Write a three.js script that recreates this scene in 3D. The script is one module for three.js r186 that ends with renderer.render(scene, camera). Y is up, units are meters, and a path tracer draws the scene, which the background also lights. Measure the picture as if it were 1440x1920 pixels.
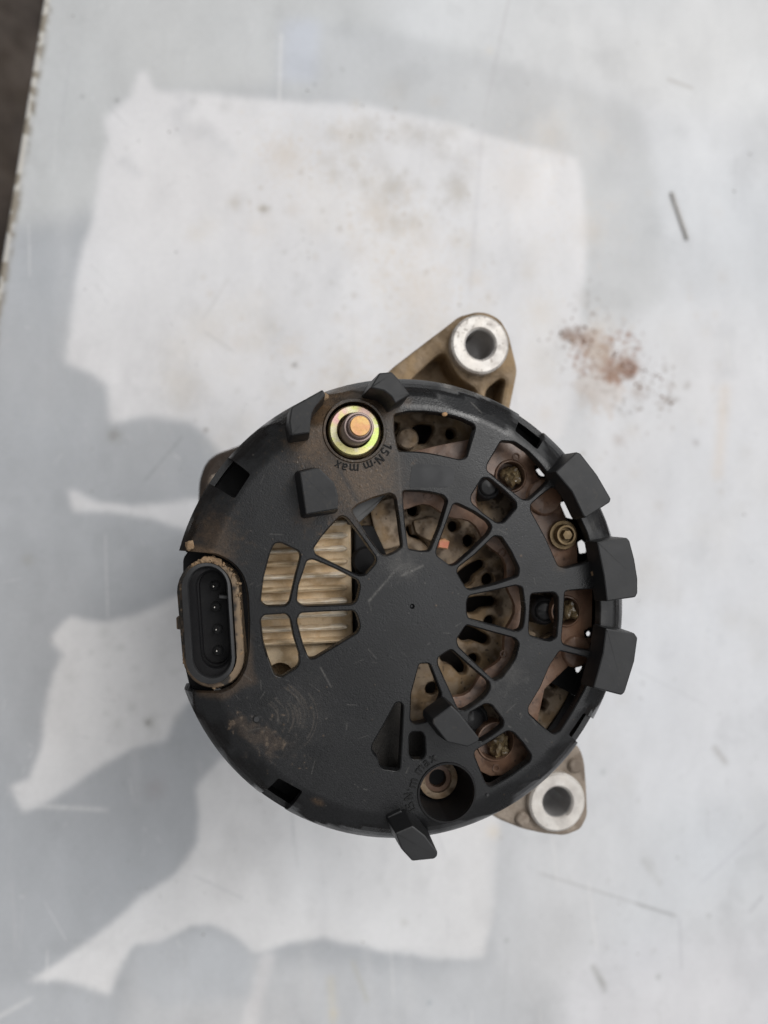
import * as THREE from 'three';
import { mergeGeometries, mergeVertices, toCreasedNormals } from 'three/addons/utils/BufferGeometryUtils.js';
import { FontLoader } from 'three/addons/loaders/FontLoader.js';
import { TextGeometry } from 'three/addons/geometries/TextGeometry.js';
import { Brush, Evaluator, SUBTRACTION } from 'three-bvh-csg';

// ------------------------------------------------------------------ camera, sky, sun, exposure
const FOV = 65, H = 0.170, D0 = 0.224;           // H: height of the end cover above the panel; D0: lens to cover
const FPX = 960 / Math.tan(THREE.MathUtils.degToRad(FOV / 2));
const scene = new THREE.Scene();
const camera = new THREE.PerspectiveCamera(FOV, 0.75, 0.005, 60);
const yc = new THREE.Vector3(240, 40, FPX).normalize();          // world up, seen from the camera (phone tipped about 9 degrees)
const xc = new THREE.Vector3(1, 0, 0).addScaledVector(yc, -yc.x).normalize();
const zc = new THREE.Vector3().crossVectors(xc, yc);
const toWorld = (v) => new THREE.Vector3(v.dot(xc), v.dot(yc), v.dot(zc));
const pixelRay = (px, py) => toWorld(new THREE.Vector3((px - 720) / FPX, -(py - 960) / FPX, -1));
const CAM = new THREE.Vector3(0, H, 0).addScaledVector(pixelRay(773, 1137), -D0);
camera.position.copy(CAM);
camera.up.copy(toWorld(new THREE.Vector3(0, 1, 0)));
camera.lookAt(CAM.clone().add(toWorld(new THREE.Vector3(0, 0, -1))));
camera.focus = 0.222; camera.userData.fStop = 8;
camera.updateMatrixWorld();
// measured point of the photograph -> [x, z] in metres on the horizontal plane at height h
function at(px, py, h) {
  const r = pixelRay(px, py), t = (h - CAM.y) / r.y;
  return [CAM.x + r.x * t, CAM.z + r.z * t];
}
const MM = (h) => (CAM.y - h) / FPX;             // metres per photo pixel at height h

const sst = (a, b, x) => { const t = Math.min(1, Math.max(0, (x - a) / (b - a))); return t * t * (3 - 2 * t); };
const renderer = new THREE.WebGLRenderer({ antialias: true });
renderer.setSize(768, 1024);
renderer.toneMapping = THREE.LinearToneMapping;
renderer.toneMappingExposure = 1.25;
renderer.shadowMap.enabled = true;

{ // overcast sky, a little brighter towards the hidden sun
  const W = 256, N = 128, d = new Float32Array(W * N * 4), s = new THREE.Vector3(0.6, 0.8, -0.2).normalize();
  for (let j = 0; j < N; j++) for (let i = 0; i < W; i++) {
    const el = ((j + 0.5) / N - 0.5) * Math.PI, az = ((i + 0.5) / W - 0.5) * 2 * Math.PI;
    const v = new THREE.Vector3(Math.cos(el) * Math.cos(az), Math.sin(el), Math.cos(el) * Math.sin(az));
    const up = Math.max(0, v.y), g = Math.max(0, v.dot(s));
    const cloud = 0.06 * Math.sin(v.x * 7 + 3 * v.z) * Math.cos(v.z * 6 - 2 * v.x);
    let L = 0.16 + 0.16 * up + 1.2 * sst(0.64, 1.0, g) + cloud * up;
    if (v.y < 0) L = 0.25;
    d.set([L * 0.99, L * 0.995, L * 1.005, 1], (j * W + i) * 4);
  }
  const t = new THREE.DataTexture(d, W, N, THREE.RGBAFormat, THREE.FloatType);
  t.mapping = THREE.EquirectangularReflectionMapping; t.magFilter = t.minFilter = THREE.LinearFilter; t.needsUpdate = true;
  scene.background = t; scene.environment = t;
}
const sun = new THREE.DirectionalLight(new THREE.Color(1, 0.98, 0.955), 0.9);
sun.position.set(0.5, 1.1, -0.6); sun.castShadow = true; sun.shadow.radius = 45;
sun.shadow.mapSize.set(2048, 2048);
Object.assign(sun.shadow.camera, { left: -0.7, right: 0.7, top: 0.7, bottom: -0.7, near: 0.1, far: 4 });
scene.add(sun, sun.target);

// ------------------------------------------------------------------ noise and textures
function rng(seed) { let a = seed >>> 0; return () => { a = (a + 0x6D2B79F5) | 0; let t = Math.imul(a ^ (a >>> 15), 1 | a); t = (t + Math.imul(t ^ (t >>> 7), 61 | t)) ^ t; return ((t ^ (t >>> 14)) >>> 0) / 4294967296; }; }
const TAB = new Float32Array(65536); { const r = rng(7); for (let i = 0; i < 65536; i++) TAB[i] = r(); }
function vn(x, y) {
  const i = Math.floor(x), j = Math.floor(y); let u = x - i, v = y - j; u = u * u * (3 - 2 * u); v = v * v * (3 - 2 * v);
  const a = (j & 255) << 8, b = ((j + 1) & 255) << 8, c = i & 255, d = (i + 1) & 255;
  return (TAB[a | c] * (1 - u) + TAB[a | d] * u) * (1 - v) + (TAB[b | c] * (1 - u) + TAB[b | d] * u) * v;
}
function fbm(x, y, o) { let s = 0, a = 0.5, n = 0; for (let k = 0; k < o; k++) { s += a * vn(x, y); n += a; a *= 0.5; x = x * 2.03 + 17.3; y = y * 2.03 + 9.7; } return s / n; }
const lin = (c) => { c /= 255; return c <= 0.04045 ? c / 12.92 : Math.pow((c + 0.055) / 1.055, 2.4); };
const enc = (c) => 255 * (c <= 0.0031308 ? 12.92 * c : 1.055 * Math.pow(Math.max(0, c), 1 / 2.4) - 0.055);

// A paintable sheet in metres: x0..x0+size, z0..z0+size
class Sheet {
  constructor(n, x0, z0, size) { Object.assign(this, { n, x0, z0, size, c: new Float32Array(n * n * 3), hgt: new Float32Array(n * n), rgh: new Float32Array(n * n) }); }
  fill(fn) { const { n } = this, o = [0, 0, 0]; for (let j = 0; j < n; j++) for (let i = 0; i < n; i++) { fn(this.x0 + (i + 0.5) / n * this.size, this.z0 + (j + 0.5) / n * this.size, o); this.c.set(o, (j * n + i) * 3); } }
  // polygon [[x,z],...] -> mask with wobbled, softened edge
  mask(poly, soft, wob = 0, wf = 60) {
    const { n, size } = this, m = new Float32Array(n * n), s = n / size;
    const P = poly.map(([x, z]) => [(x - this.x0) * s, (z - this.z0) * s]);
    for (let j = 0; j < n; j++) for (let i = 0; i < n; i++) {
      m[j * n + i] = 0;
    }
    let lo = n, hi = 0; for (const p of P) { lo = Math.min(lo, p[1]); hi = Math.max(hi, p[1]); }
    lo = Math.max(0, Math.floor(lo)); hi = Math.min(n - 1, Math.ceil(hi));
    for (let j = lo; j <= hi; j++) {
      const xs = []; const y = j + 0.5;
      for (let k = 0; k < P.length; k++) { const a = P[k], b = P[(k + 1) % P.length]; if ((a[1] > y) !== (b[1] > y)) xs.push(a[0] + (y - a[1]) / (b[1] - a[1]) * (b[0] - a[0])); }
      xs.sort((a, b) => a - b);
      for (let k = 0; k + 1 < xs.length; k += 2) for (let i = Math.max(0, Math.ceil(xs[k] - 0.5)); i < Math.min(n, xs[k + 1] - 0.5); i++) m[j * n + i] = 1;
    }
    const r = Math.max(1, Math.round(soft * s / 2)); let out = m;
    for (let p = 0; p < 2; p++) out = this.box(out, r);
    if (!wob) return out;
    const w = new Float32Array(n * n), A = wob * s;
    for (let j = 0; j < n; j++) for (let i = 0; i < n; i++) {
      const x = i / s, y = j / s;
      const ii = Math.min(n - 1, Math.max(0, Math.round(i + A * (fbm(x * wf, y * wf, 3) - 0.5) * 2))), jj = Math.min(n - 1, Math.max(0, Math.round(j + A * (fbm(x * wf + 40, y * wf + 90, 3) - 0.5) * 2)));
      w[j * n + i] = out[jj * n + ii];
    }
    return w;
  }
  box(m, r) {
    const { n } = this, t = new Float32Array(n * n), o = new Float32Array(n * n), k = 1 / (2 * r + 1);
    for (let j = 0; j < n; j++) { let a = 0; const b = j * n; for (let i = -r; i <= r; i++) a += m[b + Math.min(n - 1, Math.max(0, i))]; for (let i = 0; i < n; i++) { t[b + i] = a * k; a += m[b + Math.min(n - 1, i + r + 1)] - m[b + Math.max(0, i - r)]; } }
    for (let i = 0; i < n; i++) { let a = 0; for (let j = -r; j <= r; j++) a += t[Math.min(n - 1, Math.max(0, j)) * n + i]; for (let j = 0; j < n; j++) { o[j * n + i] = a * k; a += t[Math.min(n - 1, j + r + 1) * n + i] - t[Math.max(0, j - r) * n + i]; } }
    return o;
  }
  blend(m, col, amount = 1, dr = 0) { for (let k = 0; k < m.length; k++) { const a = m[k] * amount; if (a > 0.002) { for (let q = 0; q < 3; q++) this.c[k * 3 + q] += (col[q] - this.c[k * 3 + q]) * a; this.rgh[k] += dr * a; } } }
  local(x, z, rad, fn) { // fn(texel index, dx, dz) for texels within rad
    const { n } = this, s = n / this.size, ci = (x - this.x0) * s, cj = (z - this.z0) * s, R = rad * s;
    for (let j = Math.max(0, Math.floor(cj - R)); j <= Math.min(n - 1, cj + R); j++) for (let i = Math.max(0, Math.floor(ci - R)); i <= Math.min(n - 1, ci + R); i++) fn(j * n + i, (i + 0.5 - ci) / s, (j + 0.5 - cj) / s);
  }
  spot(x, z, r, col, amount, rough = 0, bump = 0) {
    this.local(x, z, r * 2.2, (k, dx, dz) => {
      const e = rough ? 1 + rough * (fbm((x + dx) * 900 + 5, (z + dz) * 900, 2) - 0.5) * 2 : 1;
      const a = amount * Math.exp(-(dx * dx + dz * dz) / (r * r) * e * 1.4);
      for (let q = 0; q < 3; q++) this.c[k * 3 + q] += (col[q] - this.c[k * 3 + q]) * Math.min(1, a);
      this.hgt[k] += bump * Math.exp(-(dx * dx + dz * dz) / (r * r));
    });
  }
  line(a, b, w, col, amount, bump = 0, jit = 0.4) {
    const L = Math.hypot(b[0] - a[0], b[1] - a[1]), dx = (b[0] - a[0]) / L, dz = (b[1] - a[1]) / L;
    this.local((a[0] + b[0]) / 2, (a[1] + b[1]) / 2, L / 2 + 3 * w, (k, ex, ez) => {
      const t = ex * dx + ez * dz + L / 2, d = Math.abs(-ex * dz + ez * dx); if (t < -w || t > L + w || d > 3 * w) return;
      const f = Math.exp(-d * d / (w * w)) * sst(-w, L * 0.08, t) * sst(L + w, L * 0.92, t) * (1 - jit + jit * 2 * vn(t * 1500 + a[0] * 900, d * 2000));
      for (let q = 0; q < 3; q++) this.c[k * 3 + q] += (col[q] - this.c[k * 3 + q]) * Math.min(1, amount * f);
      this.hgt[k] += bump * f;
    });
  }
  textures(bumpRange, baseRough) {
    const { n } = this, a = new Uint8Array(n * n * 4), b = new Uint8Array(n * n * 4), r = new Uint8Array(n * n * 4);
    for (let k = 0; k < n * n; k++) {
      for (let q = 0; q < 3; q++) a[k * 4 + q] = Math.min(255, Math.max(0, Math.round(enc(this.c[k * 3 + q]))));
      const h = Math.min(255, Math.max(0, Math.round(128 + this.hgt[k] / bumpRange * 255))); b[k * 4] = b[k * 4 + 1] = b[k * 4 + 2] = h;
      const g = Math.min(255, Math.max(0, Math.round((baseRough + this.rgh[k]) * 255))); r[k * 4] = r[k * 4 + 1] = r[k * 4 + 2] = g;
      a[k * 4 + 3] = b[k * 4 + 3] = r[k * 4 + 3] = 255;
    }
    const mk = (d, srgb) => { const t = new THREE.DataTexture(d, n, n, THREE.RGBAFormat); t.magFilter = THREE.LinearFilter; t.minFilter = THREE.LinearMipmapLinearFilter; t.generateMipmaps = true; if (srgb) t.colorSpace = THREE.SRGBColorSpace; t.needsUpdate = true; return t; };
    return { map: mk(a, true), bumpMap: mk(b), roughnessMap: mk(r), bumpScale: bumpRange };
  }
}
// planar uv in metres over the sheet (a box-like projection would do the same on the flat faces)
function planarUV(g, x0, z0, size) {
  const p = g.attributes.position, uv = new Float32Array(p.count * 2);
  for (let i = 0; i < p.count; i++) { uv[i * 2] = (p.getX(i) - x0 + 0.37 * 0) / size; uv[i * 2 + 1] = (p.getZ(i) - z0) / size; }
  g.setAttribute('uv', new THREE.BufferAttribute(uv, 2)); return g;
}
function triUV(g, size) { // each face projected along its main axis
  if (g.index) g = g.toNonIndexed();
  const p = g.attributes.position, uv = new Float32Array(p.count * 2), a = new THREE.Vector3(), b = new THREE.Vector3(), c = new THREE.Vector3();
  for (let i = 0; i < p.count; i += 3) {
    a.fromBufferAttribute(p, i); b.fromBufferAttribute(p, i + 1); c.fromBufferAttribute(p, i + 2);
    const nn = b.clone().sub(a).cross(c.clone().sub(a)); const X = Math.abs(nn.x), Y = Math.abs(nn.y), Z = Math.abs(nn.z);
    [a, b, c].forEach((v, k) => { const q = Y >= X && Y >= Z ? [v.x, v.z] : X > Z ? [v.z, v.y] : [v.x, v.y]; uv[(i + k) * 2] = q[0] / size + 0.5; uv[(i + k) * 2 + 1] = q[1] / size + 0.5; });
  }
  g.setAttribute('uv', new THREE.BufferAttribute(uv, 2)); return g;
}
// a mottled material: colours mixed by noise, 6 cm tile
function mottled(seed, cols, { rough = 0.7, metal = 0, n = 384, size = 0.06, freq = 90, bump = 0.0001, speck = 0, dark = [0.02, 0.015, 0.01], extra = {} } = {}) {
  const s = new Sheet(n, 0, 0, size);
  s.fill((x, z, o) => {
    const P = (f, q, oct) => { // tileable blend
      const u = x / size, v = z / size, F = f * size; const A = (du, dv) => fbm((u - du) * F + seed * 13.7 + q, (v - dv) * F + seed * 5.1 + q, oct);
      const wx = u, wy = v; return A(0, 0) * (1 - wx) * (1 - wy) + A(1, 0) * wx * (1 - wy) + A(0, 1) * (1 - wx) * wy + A(1, 1) * wx * wy;
    };
    const a = sst(0.35, 0.65, P(freq, 0, 4)), b = sst(0.4, 0.62, P(freq * 2.7, 31, 3)), g = vn(x * 9000, z * 9000);
    for (let q = 0; q < 3; q++) { o[q] = cols[0][q] + (cols[1][q] - cols[0][q]) * a; if (cols[2]) o[q] += (cols[2][q] - o[q]) * b * 0.6; o[q] *= 0.88 + 0.24 * g; }
    if (speck) { const t = sst(0.66, 0.78, P(freq * 7, 77, 2)) * speck; for (let q = 0; q < 3; q++) o[q] += (dark[q] - o[q]) * t; }
  });
  for (let k = 0; k < n * n; k++) { const i = k % n, j = (k / n) | 0; s.hgt[k] = bump * (fbm(i * 0.11 + seed, j * 0.11, 3) - 0.5); s.rgh[k] = 0.14 * (fbm(i * 0.05, j * 0.05 + seed, 2) - 0.5); }
  const t = s.textures(bump || 0.0001, rough);
  for (const k of ['map', 'bumpMap', 'roughnessMap']) t[k].wrapS = t[k].wrapT = THREE.RepeatWrapping;
  if (!bump) { delete t.bumpMap; delete t.bumpScale; }
  return new THREE.MeshPhysicalMaterial({ ...t, roughness: 1, metalness: metal, side: THREE.DoubleSide, ...extra });
}

// ------------------------------------------------------------------ geometry helpers
const area = (p) => p.reduce((s, a, i) => { const b = p[(i + 1) % p.length]; return s + a[0] * b[1] - b[0] * a[1]; }, 0) / 2;
function fillet(poly, r, n = 4) {
  const out = [], N = poly.length;
  for (let i = 0; i < N; i++) {
    const p = poly[i], a = poly[(i + N - 1) % N], b = poly[(i + 1) % N];
    const la = Math.hypot(a[0] - p[0], a[1] - p[1]), lb = Math.hypot(b[0] - p[0], b[1] - p[1]);
    const ra = Math.min(r, la * 0.45), rb = Math.min(r, lb * 0.45);
    const A = [p[0] + (a[0] - p[0]) / la * ra, p[1] + (a[1] - p[1]) / la * ra], B = [p[0] + (b[0] - p[0]) / lb * rb, p[1] + (b[1] - p[1]) / lb * rb];
    for (let k = 0; k <= n; k++) { const t = k / n, u = 1 - t; out.push([u * u * A[0] + 2 * u * t * p[0] + t * t * B[0], u * u * A[1] + 2 * u * t * p[1] + t * t * B[1]]); }
  }
  return out;
}
function offset(poly, d) { // d > 0 grows
  const N = poly.length, s = area(poly) > 0 ? 1 : -1;
  return poly.map((p, i) => {
    const a = poly[(i + N - 1) % N], b = poly[(i + 1) % N];
    let n1 = [p[1] - a[1], a[0] - p[0]], n2 = [b[1] - p[1], p[0] - b[0]];
    const l1 = Math.hypot(...n1) || 1, l2 = Math.hypot(...n2) || 1; n1 = [n1[0] / l1, n1[1] / l1]; n2 = [n2[0] / l2, n2[1] / l2];
    let m = [n1[0] + n2[0], n1[1] + n2[1]]; const lm = Math.hypot(...m) || 1; m = [m[0] / lm, m[1] / lm];
    const c = Math.max(0.5, m[0] * n1[0] + m[1] * n1[1]);
    return [p[0] + s * m[0] * d / c, p[1] + s * m[1] * d / c];
  });
}
function raw(tris) { const g = new THREE.BufferGeometry(); g.setAttribute('position', new THREE.BufferAttribute(new Float32Array(tris), 3)); g.computeVertexNormals(); g.setAttribute('uv', new THREE.BufferAttribute(new Float32Array(tris.length / 3 * 2), 2)); return g; }
// closed solid through rings of equal length, listed from the top down: {p: [[x,z]...], y}
function loft(rings, crease = 0.7) {
  const flip = area(rings[0].p) < 0; const R = flip ? rings.map((r) => ({ p: r.p.slice().reverse(), y: Array.isArray(r.y) ? r.y.slice().reverse() : r.y })) : rings;
  const t = [], N = R[0].p.length, v = (r, i) => [r.p[i % N][0], Array.isArray(r.y) ? r.y[i % N] : r.y, r.p[i % N][1]];
  for (let k = 0; k + 1 < R.length; k++) for (let i = 0; i < N; i++) { const a = v(R[k], i), b = v(R[k], i + 1), c = v(R[k + 1], i), d = v(R[k + 1], i + 1); t.push(...a, ...b, ...c, ...b, ...d, ...c); }
  for (const [r, up] of [[R[0], true], [R[R.length - 1], false]])
    for (const f of THREE.ShapeUtils.triangulateShape(r.p.map((q) => new THREE.Vector2(q[0], q[1])), [])) { const q = up ? [f[0], f[2], f[1]] : f; for (const i of q) t.push(...v(r, i)); }
  return toCreasedNormals(raw(t), crease);
}
// flat slab with holes, top at y, chamfered outer edge
function slab(poly, y, thick, holes = [], bevel = 0.0004) {
  const s = new THREE.Shape(offset(poly, -bevel).map(([x, z]) => new THREE.Vector2(x, -z)));
  for (const h of holes) s.holes.push(new THREE.Path(offset(h, bevel).map(([x, z]) => new THREE.Vector2(x, -z))));
  const g = new THREE.ExtrudeGeometry(s, { depth: thick - 2 * bevel, bevelEnabled: bevel > 0, bevelThickness: bevel, bevelSize: bevel, bevelSegments: 2, curveSegments: 8 });
  g.rotateX(-Math.PI / 2); g.translate(0, y - thick + bevel, 0); return g;
}
const ev = new Evaluator(); ev.useGroups = false; ev.attributes = ['position', 'normal', 'uv'];
function carve(geo, tools) { let A = new Brush(geo); A.updateMatrixWorld(); for (const t of tools) { const B = new Brush(t); B.updateMatrixWorld(); A = ev.evaluate(A, B, SUBTRACTION); A.updateMatrixWorld(); } A.geometry.clearGroups(); return A.geometry; }
// slab whose holes may overlap one another or its edge
function pierced(poly, y, thick, holes, bevel = 0.0004) {
  const b = loft([{ p: offset(poly, -bevel), y }, { p: offset(poly, -bevel * 0.3), y: y - bevel * 0.3 }, { p: poly, y: y - bevel }, { p: poly, y: y - thick }], 0.5);
  return carve(b, holes.map((h) => loft([{ p: offset(h, bevel * 1.5), y: y + bevel * 0.5 }, { p: offset(h, bevel * 0.4), y: y - bevel * 0.6 }, { p: h, y: y - bevel * 1.4 }, { p: h, y: y - thick - 0.002 }], 0.7)));
}
const circ = (x, z, r, n = 32) => Array.from({ length: n }, (_, i) => { const a = i / n * 2 * Math.PI; return [x + r * Math.cos(a), z + r * Math.sin(a)]; });
function turned(profile, x, z, n = 64, crease = 0.5) { // [[r, y]...] from the axis at the top, round the outside, to the axis at the bottom; r = 0 at both ends, or closed loop
  const t = [], c = [], s = []; for (let i = 0; i <= n; i++) { const a = (i % n) / n * 2 * Math.PI; c.push(Math.cos(a)); s.push(Math.sin(a)); }
  const v = (k, i) => [x + profile[k][0] * c[i], profile[k][1], z + profile[k][0] * s[i]];
  for (let k = 0; k + 1 < profile.length; k++) for (let i = 0; i < n; i++) {
    const a = v(k, i), b = v(k, i + 1), d = v(k + 1, i), e = v(k + 1, i + 1);
    if (profile[k][0] > 0) t.push(...a, ...b, ...d);
    if (profile[k + 1][0] > 0) t.push(...b, ...e, ...d);
  }
  return toCreasedNormals(raw(t), crease);
}
const px = (list, h) => list.map(([x, y]) => at(x, y, h));
function lump(seed, x, y, z, sx, sy, sz, amp = 0.35, detail = 2) {
  let g = new THREE.IcosahedronGeometry(1, detail); const p = g.attributes.position, v = new THREE.Vector3();
  for (let i = 0; i < p.count; i++) { v.fromBufferAttribute(p, i); const k = 1 + amp * (fbm(v.x * 2.3 + seed * 3.1 + 20, v.y * 2.3 + v.z * 1.7 + seed + 30, 3) - 0.5) * 2; p.setXYZ(i, x + v.x * k * sx, y + v.y * k * sy, z + v.z * k * sz); }
  g.computeVertexNormals(); return toCreasedNormals(g, 0.6);
}
const used = {};
function numbered(n) { used[n] = (used[n] ?? -1) + 1; return used[n] ? n + '_' + String(used[n]).padStart(3, '0') : n; }
function mesh(name, geo, mat, parent, top) {
  if (Array.isArray(geo)) geo = mergeGeometries(geo.map((g) => { g = g.index ? g.toNonIndexed() : g; for (const k of Object.keys(g.attributes)) if (!['position', 'normal', 'uv'].includes(k)) g.deleteAttribute(k); return g; }));
  if (!geo.userData.keepUV) geo = triUV(geo, 0.06);
  const m = new THREE.Mesh(geo, mat); m.name = top ? numbered(name) : name; m.castShadow = m.receiveShadow = true; (parent || scene).add(m); return m;
}
function tag(o, label, category, group) { o.userData.label = label; o.userData.category = category; if (group) o.userData.group = group; return o; }

// ------------------------------------------------------------------ the setting: white panel and dark ground
const PX0 = -0.31, PZ0 = -0.36, PS = 0.68;
const P = (a) => px(a, 0);
const panelSheet = new Sheet(2048, PX0, PZ0, PS);
{
  const S = panelSheet, K = 1.06, g = (r, gg = r, b = gg) => [lin(r) * K, lin(gg) * K, lin(b) * K], u = MM(0);
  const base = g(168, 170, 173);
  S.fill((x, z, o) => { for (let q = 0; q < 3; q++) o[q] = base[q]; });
  const patch = (pts, col, soft, wob = 6, wf = 55, amount = 1) => S.blend(S.mask(P(pts), soft * u, wob * u, wf), g(...col), amount);  // pale and grey reflections of the surroundings, painted into the panel colour
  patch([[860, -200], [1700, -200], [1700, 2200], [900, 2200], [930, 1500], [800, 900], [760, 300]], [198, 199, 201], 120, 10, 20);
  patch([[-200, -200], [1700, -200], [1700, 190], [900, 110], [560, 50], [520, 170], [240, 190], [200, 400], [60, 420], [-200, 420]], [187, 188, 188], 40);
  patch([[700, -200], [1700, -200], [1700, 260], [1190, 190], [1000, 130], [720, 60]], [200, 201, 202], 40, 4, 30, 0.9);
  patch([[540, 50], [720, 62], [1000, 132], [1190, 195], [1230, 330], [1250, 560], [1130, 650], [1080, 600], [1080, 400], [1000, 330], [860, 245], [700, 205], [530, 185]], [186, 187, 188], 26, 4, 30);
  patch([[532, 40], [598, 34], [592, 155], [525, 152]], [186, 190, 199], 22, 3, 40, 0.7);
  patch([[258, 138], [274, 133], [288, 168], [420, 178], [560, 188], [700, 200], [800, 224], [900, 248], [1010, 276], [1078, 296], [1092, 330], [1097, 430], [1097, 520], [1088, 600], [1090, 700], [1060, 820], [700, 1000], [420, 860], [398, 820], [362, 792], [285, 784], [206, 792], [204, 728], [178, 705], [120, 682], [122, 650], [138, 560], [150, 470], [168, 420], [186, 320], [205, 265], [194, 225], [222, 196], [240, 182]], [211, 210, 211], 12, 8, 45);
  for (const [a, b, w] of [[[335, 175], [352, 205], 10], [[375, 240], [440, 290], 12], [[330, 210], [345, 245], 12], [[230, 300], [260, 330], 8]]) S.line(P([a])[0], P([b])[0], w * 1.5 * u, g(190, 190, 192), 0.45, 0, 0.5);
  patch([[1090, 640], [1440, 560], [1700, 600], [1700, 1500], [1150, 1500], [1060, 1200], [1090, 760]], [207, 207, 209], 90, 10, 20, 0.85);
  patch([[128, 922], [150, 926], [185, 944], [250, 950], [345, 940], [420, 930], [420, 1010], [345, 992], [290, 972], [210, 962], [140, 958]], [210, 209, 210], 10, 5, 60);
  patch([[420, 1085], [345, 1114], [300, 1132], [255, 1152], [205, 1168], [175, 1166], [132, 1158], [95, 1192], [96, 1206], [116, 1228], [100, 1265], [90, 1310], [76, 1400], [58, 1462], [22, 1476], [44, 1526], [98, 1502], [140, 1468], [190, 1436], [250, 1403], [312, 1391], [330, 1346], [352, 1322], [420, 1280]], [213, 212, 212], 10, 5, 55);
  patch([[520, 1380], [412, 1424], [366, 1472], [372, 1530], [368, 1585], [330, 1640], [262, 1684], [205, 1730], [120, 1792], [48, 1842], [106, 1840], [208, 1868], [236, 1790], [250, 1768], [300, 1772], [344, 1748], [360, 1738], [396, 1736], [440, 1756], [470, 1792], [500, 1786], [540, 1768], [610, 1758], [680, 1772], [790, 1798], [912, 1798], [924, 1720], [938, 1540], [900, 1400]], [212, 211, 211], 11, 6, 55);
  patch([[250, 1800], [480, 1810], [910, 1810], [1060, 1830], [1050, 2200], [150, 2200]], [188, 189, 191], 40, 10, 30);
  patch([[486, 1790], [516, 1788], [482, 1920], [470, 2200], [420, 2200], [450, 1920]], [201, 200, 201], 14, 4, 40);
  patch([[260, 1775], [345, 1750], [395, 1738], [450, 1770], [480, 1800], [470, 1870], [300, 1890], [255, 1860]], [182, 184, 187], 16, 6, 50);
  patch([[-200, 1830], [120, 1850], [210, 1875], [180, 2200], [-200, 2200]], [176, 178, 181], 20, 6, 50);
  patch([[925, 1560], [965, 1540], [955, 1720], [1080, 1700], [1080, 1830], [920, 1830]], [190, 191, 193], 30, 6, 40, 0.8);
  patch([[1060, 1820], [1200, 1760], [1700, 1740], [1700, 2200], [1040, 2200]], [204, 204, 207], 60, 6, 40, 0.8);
  // long soft smears, scratches, speckle
  const R = rng(31), W = (x, y) => P([[x, y]])[0], warm = g(150, 140, 128), soot = g(105, 103, 100);
  const speckle = (cx, cy, rx, ry, count, r0, r1, col, am) => { for (let i = 0; i < count; i++) { const a = R() * 6.283, q = Math.sqrt(R()); const [x, z] = W(cx + rx * q * Math.cos(a), cy + ry * q * Math.sin(a)); S.spot(x, z, (r0 + (r1 - r0) * R() * R()) * u, col, am * (0.3 + 0.7 * R()), 0.8); } };
  speckle(760, 330, 130, 130, 50, 8, 30, g(176, 172, 167), 0.45); speckle(700, 620, 420, 300, 60, 20, 70, g(200, 194, 186), 0.45); speckle(1200, 1000, 260, 500, 40, 20, 70, g(196, 194, 192), 0.4);
  speckle(690, 450, 240, 130, 40, 2, 9, g(165, 160, 152), 0.4);
  speckle(620, 540, 300, 180, 30, 6, 30, g(196, 189, 182), 0.5);
  speckle(700, 680, 300, 140, 30, 3, 12, g(175, 171, 166), 0.35);
  for (const [pts, col, am] of [[[[1050, 622], [1085, 612], [1120, 628], [1160, 660], [1186, 680], [1172, 706], [1146, 716], [1120, 690], [1098, 668], [1062, 640]], [134, 98, 72], 0.34], [[[1090, 690], [1140, 700], [1170, 740], [1120, 790], [1086, 740]], [184, 168, 154], 0.4], [[[1145, 676], [1182, 680], [1170, 704], [1142, 712]], [122, 72, 34], 0.6], [[[1060, 618], [1080, 614], [1082, 636], [1062, 640]], [104, 78, 58], 0.45]])
    S.blend(S.mask(P(pts), 12 * u, 40 * u, 170), g(...col), am);
  speckle(1135, 665, 70, 50, 130, 2, 9, g(128, 82, 48), 0.8); speckle(1160, 690, 40, 30, 16, 8, 16, g(130, 80, 42), 0.75); speckle(1105, 645, 55, 25, 18, 6, 14, g(136, 104, 80), 0.6); speckle(1230, 745, 60, 30, 24, 3, 10, g(134, 118, 104), 0.6); speckle(760, 300, 170, 130, 30, 10, 34, g(182, 176, 168), 0.5); speckle(1250, 620, 160, 420, 30, 8, 30, g(190, 184, 178), 0.4); speckle(1160, 690, 30, 24, 60, 2, 8, g(112, 66, 40), 0.8); speckle(1075, 626, 26, 14, 40, 2, 7, g(104, 74, 54), 0.8); speckle(1130, 660, 110, 80, 110, 1.5, 6, g(108, 84, 68), 0.75); speckle(720, 420, 260, 260, 60, 2, 9, g(158, 146, 132), 0.5); speckle(1190, 725, 110, 50, 50, 1.5, 6, g(110, 92, 78), 0.6);
  speckle(1200, 720, 90, 60, 50, 2, 9, g(128, 116, 105), 0.55);
  speckle(1110, 560, 45, 40, 24, 2, 5, g(118, 108, 100), 0.6);
  speckle(1170, 830, 120, 60, 20, 2, 7, g(160, 152, 146), 0.5);
  speckle(720, 900, 900, 1100, 130, 1.5, 5, g(150, 148, 146), 0.4);
  speckle(1250, 1550, 220, 330, 50, 2, 9, g(168, 167, 166), 0.4);
  speckle(250, 1280, 150, 110, 30, 3, 16, g(186, 186, 184), 0.5);
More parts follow.
